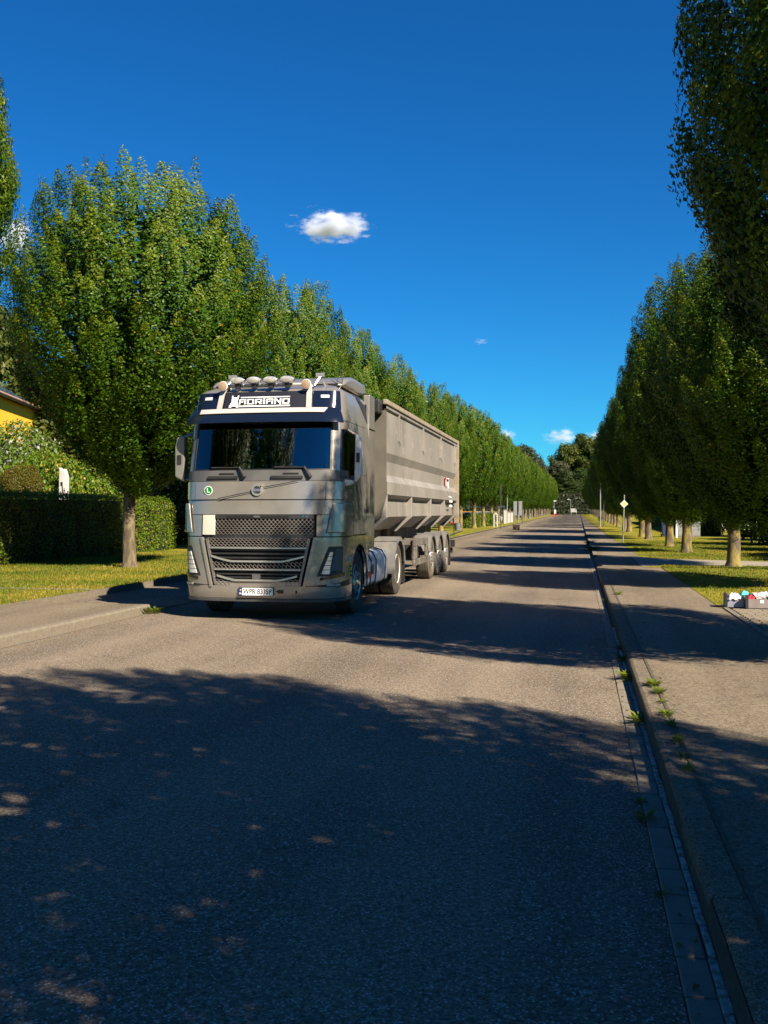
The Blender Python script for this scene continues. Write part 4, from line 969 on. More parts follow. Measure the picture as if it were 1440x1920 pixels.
def bush(name, x, y, z, R_, H, data, label, cat='bush', group=None, rz=0, lift=0):
    r = empty(name, (x, y, z), rz); tag(r, label, cat, group)
    o = bpy.data.objects.new('foliage', data); COL.objects.link(o); o.parent = r; o.scale = (R_, R_, H); o.location = (0, 0, lift)
    b = MB()
    if lift: b.tube([(0, 0, -.05), (0, 0, lift + .3)], [.06, .05], 8)
    for k in range(5):
        a = k * 1.3; b.tube([(.05 * R_ * math.cos(a), .05 * R_ * math.sin(a), lift - .05), (.35 * R_ * math.cos(a), .35 * R_ * math.sin(a), lift + H * .6)], [.03, .012], 5)
    b.build('stem', M['bark'], r); return r
PG = [(.05, .115, .008), (.13, .20, .012), (.26, .23, .02), .14]
BUSH_A = bush_data('shrub_foliage', 3, 26000, .055, PG)
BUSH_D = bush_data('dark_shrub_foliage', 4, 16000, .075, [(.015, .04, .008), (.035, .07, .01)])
BUSH_W = bush_data('flowering_shrub_foliage', 9, 24000, .05, [(.06, .12, .015), (.13, .18, .03), (.36, .35, .36), .10])
BUSH_O = bush_data('clipped_bush_foliage', 8, 26000, .045, [(.075, .075, .008), (.16, .115, .010), (.05, .075, .01), .25], lumps=8)
def hedge(name, x0, x1, y0, y1, h, label, n, z=.13, leaf=.075, seed=1, pal=None, group=None):
    g = np.random.default_rng(seed); pal = pal or [(.05, .11, .006), (.145, .205, .008), (.25, .19, .02), .07]
    lx, ly = x1 - x0, y1 - y0; r = empty(name, ((x0 + x1) / 2, (y0 + y1) / 2, z)); tag(r, label, 'hedge', group)
    areas = np.array([lx * ly, ly * h, ly * h, lx * h, lx * h]); f = g.choice(5, n, p=areas / areas.sum())
    u, v = g.uniform(-.5, .5, n), g.uniform(0, 1, n); dep = g.uniform(-.10, .05, n) + (g.random(n) < .03) * g.uniform(0, .14, n) + .05 * np.sin(u * ly * 2.1 + seed) * np.sin(v * 5 + u * ly * 1.3) + .03 * np.sin(u * ly * 5) ; P = np.zeros((n, 3)); N = np.zeros((n, 3))
    def put(k, px, py, pz, nx, ny, nz): P[k] = np.c_[px, py, pz]; N[k] = (nx, ny, nz)
    k = f == 0; put(k, u[k] * lx, (v[k] - .5) * ly, h + dep[k], 0, 0, 1)
    k = f == 1; put(k, lx / 2 + dep[k], u[k] * ly, v[k] * h, 1, 0, .2)
    k = f == 2; put(k, -lx / 2 - dep[k], u[k] * ly, v[k] * h, -1, 0, .2)
    k = f == 3; put(k, u[k] * lx, ly / 2 + dep[k], v[k] * h, 0, 1, .2)
    k = f == 4; put(k, u[k] * lx, -ly / 2 - dep[k], v[k] * h, 0, -1, .2)
    # soften the long top edges and the ends
    ex = np.clip((np.abs(P[:, 0]) - (lx / 2 - .18)) / .18, 0, 1); P[:, 2] -= .16 * ex ** 2 * (P[:, 2] > h * .85)
    ey = np.clip((np.abs(P[:, 1]) - (ly / 2 - .35)) / .35, 0, 1); P[:, 2] -= .3 * ey ** 2 * (P[:, 2] > h * .6)
    C = mixc(g.uniform(0, 1, n), pal[0], pal[1]); kk = g.random(n) < pal[3]; C[kk] = pal[2]
    s = g.uniform(.7, 1.3, n) * leaf
    o = bpy.data.objects.new('foliage', leaf_data('hedge_foliage', P, N * .9 + g.normal(0, .45, (n, 3)) + [0, 0, .25], g.normal(0, 1, (n, 3)), s, s * .62, C, M['leaf2'])); COL.objects.link(o); o.parent = r
    b = MB(); b.box(-lx/2 + .14, lx/2 - .14, -ly/2 + .2, ly/2 - .2, 0, h - .16); b.build('inner_twigs', M['twig'], r); return r
M['twig'] = mat('inner_twigs', (.012, .015, .006), .95, c2=(.03, .03, .012), scale=20)
hedge('clipped_hedge', -17.1, -15.6, 19.0, 36.6, 2.02, 'long clipped hedge along the left lawn, its near half in shade', 46000)
def bush_at(u, d, *k, **kw):
    x, y, _ = far_at(u, 960, d); return bush('garden_shrub', x, y, .1, *k, **kw)
bush_at(12, 41, 2.9, 4.05, BUSH_W, 'tall flowering shrub with pale tops in front of the yellow house')
bush_at(70, 38, 1.9, 3.5, BUSH_A, 'bright green leafy shrub right behind the rounded clipped bush', rz=1)
bush_at(128, 42, 2.2, 3.5, BUSH_A, 'bright green shrub behind the grey post', rz=2.4)
bush_at(188, 44, 2.1, 2.9, BUSH_A, 'low green shrub between the grey post and the big hornbeam', rz=4)
x, y, z = far_at(41, 905, 37); bush('rounded_bush', x, y, .1, 1.0, 1.35, BUSH_O, 'rounded olive-orange clipped bush showing above the left hedge', lift=1.85)
x, y, z = far_at(119, 922, 36.6)
b = MB(); b.prism([(-.16, -2.4), (.15, -2.4), (.18, .55), (.08, .85), (.02, .76), (-.12, .9)], 'y', -.11, .11); o = b.build('weathered_post', mat('weathered_wood', (.42, .41, .38), .85, c2=(.55, .54, .50), scale=6, stretch=(1, 1, .2), bmp=.4), None, None, .02, (x, y, z)); tag(o, 'weathered grey wooden stump post standing behind the left hedge', 'post')
o = MB().box(-.055, .03, -.12, -.108, .22, .36).add([(-.02, -.113, .24), (.06, -.113, -.42), (.09, -.113, -.42), (.03, -.113, .24)], [(0, 1, 2, 3)]).build('crack', M['void'], o)
# dark planting that closes the gardens behind both rows
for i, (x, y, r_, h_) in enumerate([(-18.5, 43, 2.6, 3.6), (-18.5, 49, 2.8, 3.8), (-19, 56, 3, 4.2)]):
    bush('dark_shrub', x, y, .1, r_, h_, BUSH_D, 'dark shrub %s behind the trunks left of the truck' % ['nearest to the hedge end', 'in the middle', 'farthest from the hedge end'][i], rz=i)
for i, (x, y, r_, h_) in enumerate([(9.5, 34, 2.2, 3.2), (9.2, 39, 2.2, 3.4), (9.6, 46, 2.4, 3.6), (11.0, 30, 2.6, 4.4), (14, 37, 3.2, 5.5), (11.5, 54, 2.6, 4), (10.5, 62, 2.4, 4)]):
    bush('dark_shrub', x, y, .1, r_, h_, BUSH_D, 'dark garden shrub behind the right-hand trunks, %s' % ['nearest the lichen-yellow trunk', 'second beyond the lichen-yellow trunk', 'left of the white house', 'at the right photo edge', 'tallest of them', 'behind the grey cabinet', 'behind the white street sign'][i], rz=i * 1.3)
hedge('garden_hedge', 7.4, 8.8, 64, 128, 2.1, 'long dark garden hedge behind the far right-hand trunks', 26000, leaf=.16, seed=5)
hedge('garden_hedge', -15.5, -14, 60, 92, 1.6, 'garden hedge in shade behind the left-hand trunks beyond the trailer', 16000, leaf=.13, seed=6)
for i, (u, d_) in enumerate(((873, 88), (889, 92), (904, 96), (919, 100))):
    x, y, _ = far_at(u, 970, d_); hedge('hedge_block', x - .42, x + .42, y, y + 1.6, 1.3, 'clipped hedge block behind the left trunks, %s from the trailer' % ORD[i + 1], 4000, leaf=.10, seed=20 + i, group='clipped hedge blocks by the left gardens')
def lump_tree(seed, R_, z0, H, leaf, n, pal, shape):
    g = np.random.default_rng(seed); P = []; N = []; C = []
    nl = 46
    for k in range(nl):
        t = (k + .5) / nl; a = k * 2.4; rr = R_ * shape(t) * g.uniform(.55, 1.0); c = np.array([rr * math.cos(a), rr * math.sin(a), z0 + (H - z0) * t]); s = R_ * g.uniform(.22, .36)
        m_ = n // nl; d = nrm(g.normal(0, 1, (m_, 3))); P.append(c + d * [s, s, s * .75] * g.uniform(.5, 1.1, (m_, 1))); N.append(d + g.normal(0, .5, (m_, 3)) + [0, 0, .3])
        C.append(mixc(np.clip(g.normal(.5 + .25 * math.sin(k * 3.1), .25, m_), 0, 1), pal[0], pal[1]))
    P = np.concatenate(P); s = g.uniform(.7, 1.3, len(P)) * leaf
    return leaf_data('woodland_foliage', P, np.concatenate(N), g.normal(0, 1, P.shape), s, s * .65, np.concatenate(C), M['leaf2'])
dome = lambda t: math.sin(math.pi * min(1, .12 + .86 * t)) ** .6
colm = lambda t: .75 * math.sin(math.pi * min(1, .15 + .8 * t)) ** .5
spire = lambda t: 1.02 - t * .9
WOODS = [lump_tree(1, 6, 4, 20, .5, 20000, [(.03, .055, .008), (.095, .11, .012)], dome), lump_tree(2, 5, 3, 20, .45, 20000, [(.018, .040, .009), (.05, .075, .012)], spire), lump_tree(3, 5, 2, 20, .45, 20000, [(.04, .05, .025), (.085, .09, .045)], colm)]
pine = lump_tree(4, 4, 9, 14, .35, 9000, [(.025, .04, .02), (.05, .07, .03)], dome)
def wood(name, x, y, H, R_, data, label, base=20., Rb=5.5, z=.7):
    r = empty(name, (x, y, z), x * 1.7); tag(r, label, 'tree', 'woodland trees at the end of the road')
    o = bpy.data.objects.new('crown', data); COL.objects.link(o); o.parent = r; o.scale = (R_ / Rb, R_ / Rb, H / base)
    b = MB(); b.tube([(0, 0, -.3), (.1, 0, H * .3), (0, 0, H * .85)], [.38, .28, .06], 8)
    for k in range(5): b.tube([(0, 0, H * (.3 + k * .08)), (R_ * .5 * math.cos(k * 2.4), R_ * .5 * math.sin(k * 2.4), H * (.45 + k * .08))], [.12, .03], 5)
    b.build('trunk', M['bark'], r); return r
wl = [(1046, 868, 300, 5.5, 2, 'pale grey-green tree at the left flank of the dark wood closing the road'), (1066, 838, 308, 6, 0, 'olive broad tree in the wood closing the road, left of the tallest crown'), (1089, 818, 312, 6.0, 1, 'tallest dark tree of the wood closing the road'), (1112, 826, 306, 6.5, 0, 'olive tree of the wood closing the road, right of the tallest crown'), (1135, 850, 300, 6, 0, 'olive tree of the wood half hidden by the right-hand row'), (1060, 885, 296, 6, 1, 'lower dark tree filling the shade under the wood, left'), (1090, 880, 297, 6.5, 1, 'lower dark tree filling the shade under the wood, centre'), (1118, 885, 296, 6, 1, 'lower dark tree filling the shade under the wood, right'), (1020, 880, 330, 6, 0, 'hazy tree seen just over the far end of the left-hand row'), (1075, 905, 294, 6, 1, 'lowest dark tree in front of the wood at the road end')]
for (u, v, d, r_, k, lab) in wl:
    x, y, z = far_at(u, v, d); wood('woodland_tree', x, y, z - .7, r_, WOODS[k], lab)
for i, (u, v, d) in enumerate([(978, 842, 190), (1002, 862, 215)]):
    x, y, z = far_at(u, v, d); wood('pine_tree', x, y, z - .5, 3.6 if i == 0 else 3.0, pine, ['flat-topped blue-green pine rising above the left-hand row', 'smaller pine right of the flat-topped one, above the left row'][i], 14., 4.2)
x, y, z = far_at(4, 590, 75); wood('garden_tree', x - 1, y, z, 3.2, WOODS[0], 'yellow-green tree behind the roof of the yellow house', z=0)['group'] = 'garden trees'
hedge('woodland_edge', -40, 60, 293, 297, 6.5, 'dark undergrowth edge of the wood at the end of the road', 15000, z=.7, leaf=.6, seed=9, pal=[(.012, .025, .008), (.03, .045, .012), (.03, .045, .012), 0])
for (u_, d_, R_, H_, lab) in ((95, 60, 4.5, 9.5, 'tree in the garden behind the yellow house, left'), (190, 62, 5, 10, 'dark tree in the garden behind the big hornbeam'), (300, 66, 5, 10, 'dark tree in the garden behind the hedge end')):
    x, y, _ = far_at(u_, 960, d_); wood('garden_tree', x, y, H_, R_, WOODS[0], lab, z=0)['group'] = 'garden trees'
# grass blades on the lawns
def blades(name, n, xr, yr, z, seed, keep=None):
    g = np.random.default_rng(seed); P = np.c_[g.uniform(*xr, n), g.uniform(*yr, n), np.full(n, z)]
    if keep is not None: P = P[keep(P)]; n = len(P)
    h = g.uniform(.03, .075, n); D = np.c_[g.normal(0, .35, n), g.normal(0, .35, n), np.ones(n)]
    C = mixc(g.uniform(0, 1, n), (.09, .13, .008), (.25, .215, .02)); k = g.random(n) < .2; C[k] = (.34, .26, .07); lf_ = np.clip(.5 + .5 * np.sin(P[:, 0] * 1.1 + 2 * np.sin(P[:, 1] * .45)) * np.sin(P[:, 1] * .9 + P[:, 0] * .4), 0, 1)[:, None]; C = C * (.62 + .5 * lf_) * np.where(lf_ > .5, 1, [[.72, 1.0, .8]])
    o = bpy.data.objects.new(name, leaf_data(name, P, np.c_[g.normal(0, 1, n), g.normal(0, 1, n), np.full(n, .4)], D, h, np.full(n, .014), C, M['blade'])); COL.objects.link(o)
    tag(o, None, None, None, 'stuff'); return o
blades('lawn_grass', 55000, (-15.6, -8.96), (13, 34), .135, 1, lambda p: ~((p[:, 1] > 17.13) & (p[:, 1] < 17.31)))
blades('lawn_grass', 60000, (2.24, 9), (16.05, 52), .12, 2, lambda p: ~((p[:, 1] > 28.45 - .02 * (p[:, 0] - 3)) & (p[:, 1] < np.interp(p[:, 0], [2.2, 2.6, 5.4, 9], [33.2, 32.4, 31.0, 30.6]))))
# weeds in the kerb joints
def weed(u, v, z, size, n, seed, label, bright=True, spread=1.0):
    x, y, d = at(u, v, z); g = np.random.default_rng(seed)
    a = g.uniform(0, 6.28, n); up = g.uniform(.2, 1.3, n); D = np.c_[np.cos(a), np.sin(a), up]; r0 = g.uniform(0, .35, n) * size * spread
    P = np.c_[np.cos(a) * r0 * .6, np.sin(a) * r0 * 1.4, np.full(n, .0) + g.uniform(0, .25, n) * size]
    C = mixc(g.uniform(0, 1, n), (.05, .10, .008), (.17, .20, .015)) if bright else mixc(g.uniform(0, 1, n), (.03, .07, .01), (.09, .12, .015))
    L_ = g.uniform(.15, .75, n) * size * (.4 + .6 * g.random(n))
    o = bpy.data.objects.new('weed', leaf_data('weed', P, np.c_[-np.cos(a) * .4, -np.sin(a) * .4, np.ones(n)], D, L_, np.minimum(L_ * .28, .03), C, M['blade'], .1)); COL.objects.link(o)
    o.location = (x, y, z); tag(o, label, 'weed', 'weeds along the kerbs'); return o
for i, a in enumerate([(1226, 1286, .12, .11, 60, 'bright weed clump at the top of the sunlit chain on the kerb'), (1236, 1300, .12, .09, 60, 'yellow-green spreading weed second in the sunlit kerb chain'), (1242, 1318, .12, .06, 30, 'small yellow-green weed in the middle of the sunlit kerb chain'), (1250, 1342, .12, .09, 46, 'last sunlit weed of the kerb chain, touching the shadow edge'),
    (1261, 1362, .12, .08, 40, 'shaded weed just below the sunlit chain on the kerb'), (1272, 1392, .12, .09, 36, 'dark shaded weed in the pavement joint beside the kerb'), (1281, 1420, .12, .07, 30, 'small dark weed farther down the pavement joint'), (1292, 1445, .12, .07, 30, 'lowest dark weed in the pavement joint'),
    (1204, 1357, .0, .16, 40, 'grassy tuft growing in the gutter at the shadow edge'), (1180, 1275, .0, .17, 60, 'dark leafy weed against the kerb in the second shadow'), (1171, 1240, .0, .15, 50, 'dark weed against the kerb above the leafy one'), (1165, 1218, .0, .14, 50, 'small dark weed at the kerb in the second shadow, uppermost'), (1141, 1130, .0, .13, 50, 'green weed in the gutter beside the broken kerb end'),
    (1212, 1540, .0, .08, 36, 'shaded weed in the joint between asphalt and gutter'), (1204, 1506, .0, .05, 24, 'tiny shaded weed above the other one in the gutter joint'), (1241, 1683, .0, .05, 26, 'lowest small weed in the gutter joint near the camera'),
    (288, 1150, .0, .22, 60, 'green weed at the rounded end of the left kerb'), (1160, 1115, .12, .12, 40, 'pale weed on the pavement joint near the far kerb')]):
    weed(a[0], a[1], a[2], a[3] * 1.2, int(a[4] * 2.6), 100 + i, a[5], spread=1.5)
for i, (u, v, s, lab) in enumerate([(1109, 1036, .75, 'nearest bushy weed growing from the kerb far up the road'), (1106, 1022, .6, 'middle bushy weed of the three in the far kerb'), (1104, 1010, .6, 'farthest bushy weed of the three in the far kerb')]):
    weed(u, v, 0, s, 260, 300 + i, lab, False, 1.1)

# leaves blown into the gutter and along the kerbs
def litter_leaves(n, seed):
    g = np.random.default_rng(seed); P = []; 
    for (m_, xa, xb, ya, yb, z) in ((110, .36, .50, 1.8, 24, .012), (60, .66, 1.0, 2, 24, .124), (50, -6.6, -6.1, 9, 15, .008), (46, -5, .2, 3, 26, .008), (60, -9, -7, 9, 15, .135)):
        m_ = int(m_ * n); k = g.beta(1.0, 2.2, m_); P.append(np.c_[xa + (xb - xa) * k, g.uniform(ya, yb, m_), np.full(m_, z)])
    P = np.concatenate(P); n_ = len(P); C = mixc(g.uniform(0, 1, n_), (.16, .09, .03), (.30, .21, .06)); s = g.uniform(.018, .045, n_)
    o = bpy.data.objects.new('fallen_leaves', leaf_data('fallen_leaves', P, np.c_[g.normal(0, .35, n_), g.normal(0, .35, n_), np.ones(n_)], np.c_[g.normal(0, 1, n_), g.normal(0, 1, n_), g.normal(0, .1, n_)], s, s * .6, C, M['blade'], .25)); COL.objects.link(o); o['kind'] = 'stuff'
litter_leaves(1.0, 77)

# ------------------------------------------------------------------ house on the left, white house on the right
tiles = mat('roof_tiles', (.20, .10, .06), .8, c2=(.28, .16, .10), scale=8)
solar = mat('solar_glass', (.05, .09, .16), .18, c2=(.07, .12, .20), scale=3, coat=.6)
yel = mat('yellow_render', (.66, .43, .02), .85, c2=(.72, .48, .03), scale=3)
hx, hy, _ = far_at(30, 752, 52)
hs = empty('yellow_house', (hx, hy, .1), R(16.4)); tag(hs, 'yellow rendered house with solar panels on its tiled roof, behind the left hedge', 'house')
E0, E1 = -9.0, 6.0; Zg = 7.35
b = MB(); b.box(-9.5, -.12, E0 + .5, E1 - .5, 0, Zg - .05); b.build('wall', yel, hs)
def roofp(t, y, o=0): return (.15 - t * 5.2 - o * .5, y, Zg + .05 + t * 2.9 + o)
b = MB(); V = [roofp(0, E0), roofp(0, E1), roofp(1, E1), roofp(1, E0)]; V += [(p[0], p[1], p[2] - .16) for p in V]; b.add(V, [(0, 1, 2, 3), (7, 6, 5, 4), (0, 4, 5, 1), (1, 5, 6, 2), (3, 7, 4, 0)]); rf = b.build('roof', tiles, hs)
b = MB(); V = [roofp(1, E0), roofp(1, E1), (-10.2, E1, Zg), (-10.2, E0, Zg)]; b.add(V, [(0, 1, 2, 3)]); b.build('rear_roof', tiles, hs)
t_ = None
for j in range(2):      # visible courses of tiles under and above the panels
    for i in range(49):
        p = roofp((.01, .52)[j], E0 + i * .30)
        if t_ is None:
            b = MB(); b.prism([(0, 0), (.28, 0), (.22, .045), (.06, .045)], 'x', -.42, .03); t_ = b.build('roof_tile', tiles, rf); o = t_
        else: o = t_.copy(); COL.objects.link(o); o.parent = rf
        o.location = p; o.rotation_euler = (0, R(29), 0)
for i in range(8):
    for j in range(2):
        y0 = E0 + .3 + i * 1.75; p = [roofp(.09 + j * .2, y0, .08), roofp(.09 + j * .2, y0 + 1.68, .08), roofp(.28 + j * .2, y0 + 1.68, .08), roofp(.28 + j * .2, y0, .08)]
        b = MB(); b.add(p + [(q[0], q[1], q[2] - .04) for q in p], [(0, 1, 2, 3), (0, 4, 5, 1), (1, 5, 6, 2), (2, 6, 7, 3), (3, 7, 4, 0)]); b.build('solar_panel', solar, rf)
b = MB(); b.tube([(.22, E0, Zg - .02), (.22, E1, Zg - .02)], .075, 8); b.build('rain_gutter', M['black'], hs)
b = MB(); b.prism([(-1.6, 0), (1.6, 0), (1.6, .5), (0, 1.1), (-1.6, .5)], 'x', -4.4, -2.4); o = b.build('dormer', M['white'], rf, None, None, (0, 2.5, Zg + 1.5))
wx, wy, _ = far_at(1318, 985, 80)
wh = empty('white_house', (wx, wy, .15), R(-6)); tag(wh, 'white rendered house glimpsed between the right-hand trunks', 'house')
b = MB(); b.box(-.9, 8, 0, 9, 0, 4.6); b.build('wall', M['white'], wh)
b = MB(); b.prism([(-1.3, 4.6), (8.4, 4.6), (3.5, 7.4)], 'y', -.4, 9.4); b.build('roof', tiles, wh)
for x in (-.45, .55, 2.2):
    b = MB(); b.box(x, x + .42, -.05, .02, 1.2, 2.7); f_ = b.build('window', M['cowl'], wh); b = MB(); b.box(x + .04, x + .38, -.06, -.048, 1.25, 2.65); b.build('pane', solar, f_)

# ------------------------------------------------------------------ street furniture
def pole(b, x, y, z0, z1, r0, r1=None): b.tube([(x, y, z0), (x, y, z1)], [r0, r1 or r0], 10)
metal = mat('galvanised_steel', (.42, .43, .44), .45, .6, c2=(.34, .35, .36), scale=5)
dgrey = mat('dark_grey_metal', (.05, .05, .055), .5, .2, c2=(.08, .08, .08), scale=5)
# priority road sign
x, y, d = at(1168, 1018, .12); sg_ = empty('priority_sign', (x, y, .12)); tag(sg_, 'yellow and white diamond priority road sign on a slim grey post by the right lawn', 'road sign'); sg_.rotation_euler = (0, R(1.6), 0)
b = MB(); pole(b, 0, 0, -.1, 2.33, .03); b.build('post', metal, sg_)
sp_ = empty('sign_board', (0, -.04, 1.88), parent=sg_)
def diamond(s, y0, y1, z=0): b = MB(); b.prism([(-s, z), (0, z - s), (s, z), (0, z + s)], 'y', y0, y1); return b
o = diamond(.185, -.010, 0).build('white_border', M['white'], sp_); o = diamond(.095, -.014, -.0101).build('yellow_centre', M['yellow'], sp_)
o = diamond(.192, .0005, .006).build('sign_back', metal, sp_)
# street lamps
def lamp(x, y, z, H, label, arm=0.6, ang=0.0):
    r = empty('street_lamp', (x, y, z), ang); tag(r, label, 'street lamp')
    b = MB(); pole(b, 0, 0, -.1, H, .06, .04); b.tube([(0, 0, H - .02), (arm * .3, 0, H + .12), (arm, 0, H + .15)], .03, 6); b.build('post', metal, r)
    b = MB(); b.prism([(arm - .05, H + .09), (arm + .5, H + .11), (arm + .5, H + .16), (arm + .1, H + .22), (arm - .05, H + .18)], 'y', -.12, .12); hd_ = b.build('lamp_head', M['white'], r, None, .02)
    b = MB(); b.box(arm + .03, arm + .42, -.09, .09, H + .075, H + .092); b.build('lamp_glass', M['lampglass'], hd_); return r
x, y, _ = at(1132, 993, .12); lamp(x - .15, y + 6, .15, 5.4, 'street lamp by the dark right-hand crowns, white head left of the diamond sign', .35)
x, y, _ = far_at(1070, 966, 250); lamp(x, y, .65, 4.0, 'far street lamp against the dark wood at the end of the road', -.8)
x, y, _ = at(939, 992, .1)
nm = empty('street_name_sign', (x, y, .1)); tag(nm, 'slim post with a dark horizontal street name board beyond the trailer', 'street sign')
b = MB(); pole(b, 0, 0, -.1, 4.0, .035); b.build('post', dgrey, nm); b = MB(); b.box(-.36, .36, -.045, -.02, 1.92, 2.06); b.build('name_board', dgrey, nm)
x, y, _ = far_at(951, 950, 112); lamp(x, y, .1, 4.4, 'hanging-head street lamp in front of the sunlit left-hand row', -.25, .3)
x, y, _ = far_at(1039, 966, 235); r = empty('street_lamp', (x, y, .6)); tag(r, 'small far street lamp at the very end of the left-hand row', 'street lamp'); b = MB(); pole(b, 0, 0, -.1, 3.6, .05); b.build('post', metal, r); b = MB(); b.box(-.1, .5, -.1, .1, 3.55, 3.75); b.build('lamp_head', M['white'], r)
# notice boards in the left verge
x, y, _ = at(969, 984, .1)
nb = empty('notice_board', (x, y + 2, .15)); tag(nb, 'pair of tall narrow grey notice boards standing on the left verge', 'notice board')
for dx, a in ((-.30, .35), (.30, -.35)):
    b = MB(); b.box(dx - .20, dx + .20, -.03, .03, 1.05, 2.75); b.build('board', metal, nb, None, .01)
for dx in (-.52, .52): 
    b = MB(); pole(b, dx, 0, -.1, 2.85, .03); b.build('post', dgrey, nb)
# bollard posts along the left verge and right lamp-less posts
for i, (u, v, h, c) in enumerate([(926, 990, 1.25, 'white'), (932, 989, 1.25, 'white'), (972, 982, 1.1, 'metal'), (985, 979, 1.2, 'metal'), (995, 977, 1.2, 'metal'), (1016, 973, 1.6, 'metal')]):
    x, y, _ = at(u, v, .12); b = MB(); pole(b, 0, 0, -.1, h, .06); b.tube([(0, 0, h), (0, 0, h + .04)], [.065, .04], 10); b.box(-.062, .062, -.062, .062, h - .25, h - .15)
    o = b.build('marker_post', mat('post_white', (.45, .44, .42), .6) if c == 'white' else metal, None, 40, None, (x, y, .12)); tag(o, ['white marker post on the left verge, left one of the close pair', 'white marker post on the left verge, right one of the close pair', 'slim grey post on the left verge behind the notice boards', 'slim grey post on the left verge, next beyond the notice boards', 'slim grey post on the left verge, second beyond the notice boards', 'taller slim grey post on the far left verge'][i], 'post', 'posts on the left verge')
def litter(x, y, z, label, c, post=1.0):
    r = empty('litter_bin', (x, y, z)); tag(r, label, 'litter bin', 'litter bins along the street')
    b = MB(); b.lathe([(.17, .35), (.20, .85), (.185, .86), (.15, .4), (0, .38)], (0, 0, 0), 'z', 18); b.build('bin_body', c, r, 40)
    b = MB(); pole(b, -.24, 0, -.1, 1.15, .03); b.box(-.24, -.16, -.02, .02, .5, .54); b.box(-.24, -.18, -.02, .02, .75, .79); b.build('post', dgrey, r)
    b = MB(); b.lathe([(.205, .84), (.205, .88), (.18, .88)], (0, 0, 0), 'z', 18); b.build('bin_rim', dgrey, r, 40)
x, y, _ = at(858, 1003, .1); litter(x, y, .05, 'grey litter bin on a post just beyond the trailer tail', mat('bin_grey', (.10, .13, .15), .5, c2=(.13, .16, .18), scale=5))
x, y, _ = at(1126, 982, .12); litter(x, y, .15, 'black litter bin on the far right pavement', M['black'])
for i, (u, v, h) in enumerate([(1132, 988, 2.6), (1120, 979, 1.7), (1114, 977, 1.9)]):
    x, y, _ = at(u, v, .12); b = MB(); pole(b, 0, 0, -.1, h, .035); b.lathe([(.045, h), (.03, h + .05), (0, h + .06)], (0, 0, 0), 'z', 10)
    if i: b.box(-.16, .16, -.05, -.035, h - .45, h - .12)
    tag(b.build('sign_post', dgrey, None, 40, None, (x, y, .15)), ['thin dark post right of the black litter bin', 'thin sign post left of the black litter bin', 'farthest thin sign post on the right pavement'][i], 'post', 'posts on the far right pavement')
# utility cabinets, bin and small street sign behind the second right trunk
x, y, _ = at(1278, 1008, .12)
for dx, w_, h, m_, lab, nm_ in ((0, .55, 1.1, metal, 'grey utility cabinet half hidden behind a right-hand trunk', 'utility_cabinet'), (.85, .5, .85, metal, 'lower grey cabinet right of the same trunk', 'utility_cabinet')):
    r = empty(nm_, (x + dx, y + .5, .12)); tag(r, lab, 'cabinet')
    b = MB(); b.box(-w_/2, w_/2, 0, .4, .08, h); b.prism([(-w_/2 - .03, h), (w_/2 + .03, h), (w_/2, h + .06), (-w_/2, h + .06)], 'y', -.03, .43); b.build('housing', m_, r, None, .01)
    b = MB(); b.box(-w_/2 + .03, w_/2 - .03, -.012, 0, .14, h - .05); d_ = b.build('door', m_, r); b = MB(); b.box(w_/2 - .1, w_/2 - .07, -.03, -.012, h * .5, h * .5 + .1); b.build('handle', M['black'], d_)
    b = MB(); b.box(-w_/2 - .02, w_/2 + .02, -.02, .42, -.05, .08); b.build('plinth', M['conc'], r)
bb = empty('wheelie_bin', (x - .75, y + 1.2, .12)); tag(bb, 'dark blue wheelie bin in the shade left of the grey cabinet', 'bin')
b = MB(); b.prism([(-.22, .06), (.22, .06), (.28, .95), (-.28, .95)], 'y', -.3, .3); b.build('bin_body', mat('bin_blue', (.02, .035, .12), .5), bb, None, .02); b = MB(); b.prism([(-.30, .95), (.30, .95), (.27, 1.03), (-.27, 1.03)], 'y', -.34, .33); b.build('lid', M['navy'], bb, None, .01)
b = MB(); b.lathe([(.1, -.3), (.1, -.24)], (0, .28, .1), 'x', 12); b.lathe([(.1, .24), (.1, .3)], (0, .28, .1), 'x', 12); b.build('bin_wheels', M['black'], bb)
x2, y2, _ = at(1268, 1009, .12); ws = empty('white_street_sign', (x2, y2, .12)); tag(ws, 'short white post with a small name board pointing right, beside the cabinet', 'street sign')
b = MB(); pole(b, 0, 0, -.05, 1.38, .045); pole(b, 0, 0, -.05, .6, .065); b.build('post', M['white'], ws); b = MB(); b.box(.0, .36, -.02, .02, 1.27, 1.38); b.build('name_board', M['white'], ws)
# red and white post and small white board at the road end
x, y, _ = far_at(1041, 966, 215)
rw = empty('red_white_post', (x, y, .5)); tag(rw, 'red and white striped post at the end of the left verge', 'post')
b = MB(); b.box(-.2, .2, -.1, .1, .0, .8); b.build('red_part', M['red'], rw); b = MB(); b.box(-.19, .19, -.1, .1, .8, 1.6); b.build('white_part', M['white'], rw)
x, y, _ = far_at(1076, 962, 262); wb = empty('white_board', (x, y, .65)); tag(wb, 'small white board on legs in front of the dark wood', 'sign'); b = MB(); b.box(-.8, .8, -.04, .04, .9, 1.9); b.build('board', mat('dull_white', (.36, .36, .36), .6), wb)
for dx in (-.7, .7): b = MB(); pole(b, dx, 0, -.1, .9, .05); b.build('leg', metal, wb)
x, y, _ = at(968, 994, .06); b = MB(); b.box(-.28, .28, -.22, .22, 0, .38); b.box(-.3, .3, -.24, .24, .38, .44); b.box(-.24, .24, -.225, -.21, .06, .12); tag(b.build('wooden_box', mat('old_wood', (.16, .09, .045), .8, c2=(.22, .13, .07), scale=5), None, None, .01, (x, y, .06)), 'small brown wooden box on the edge of the left verge', 'box')
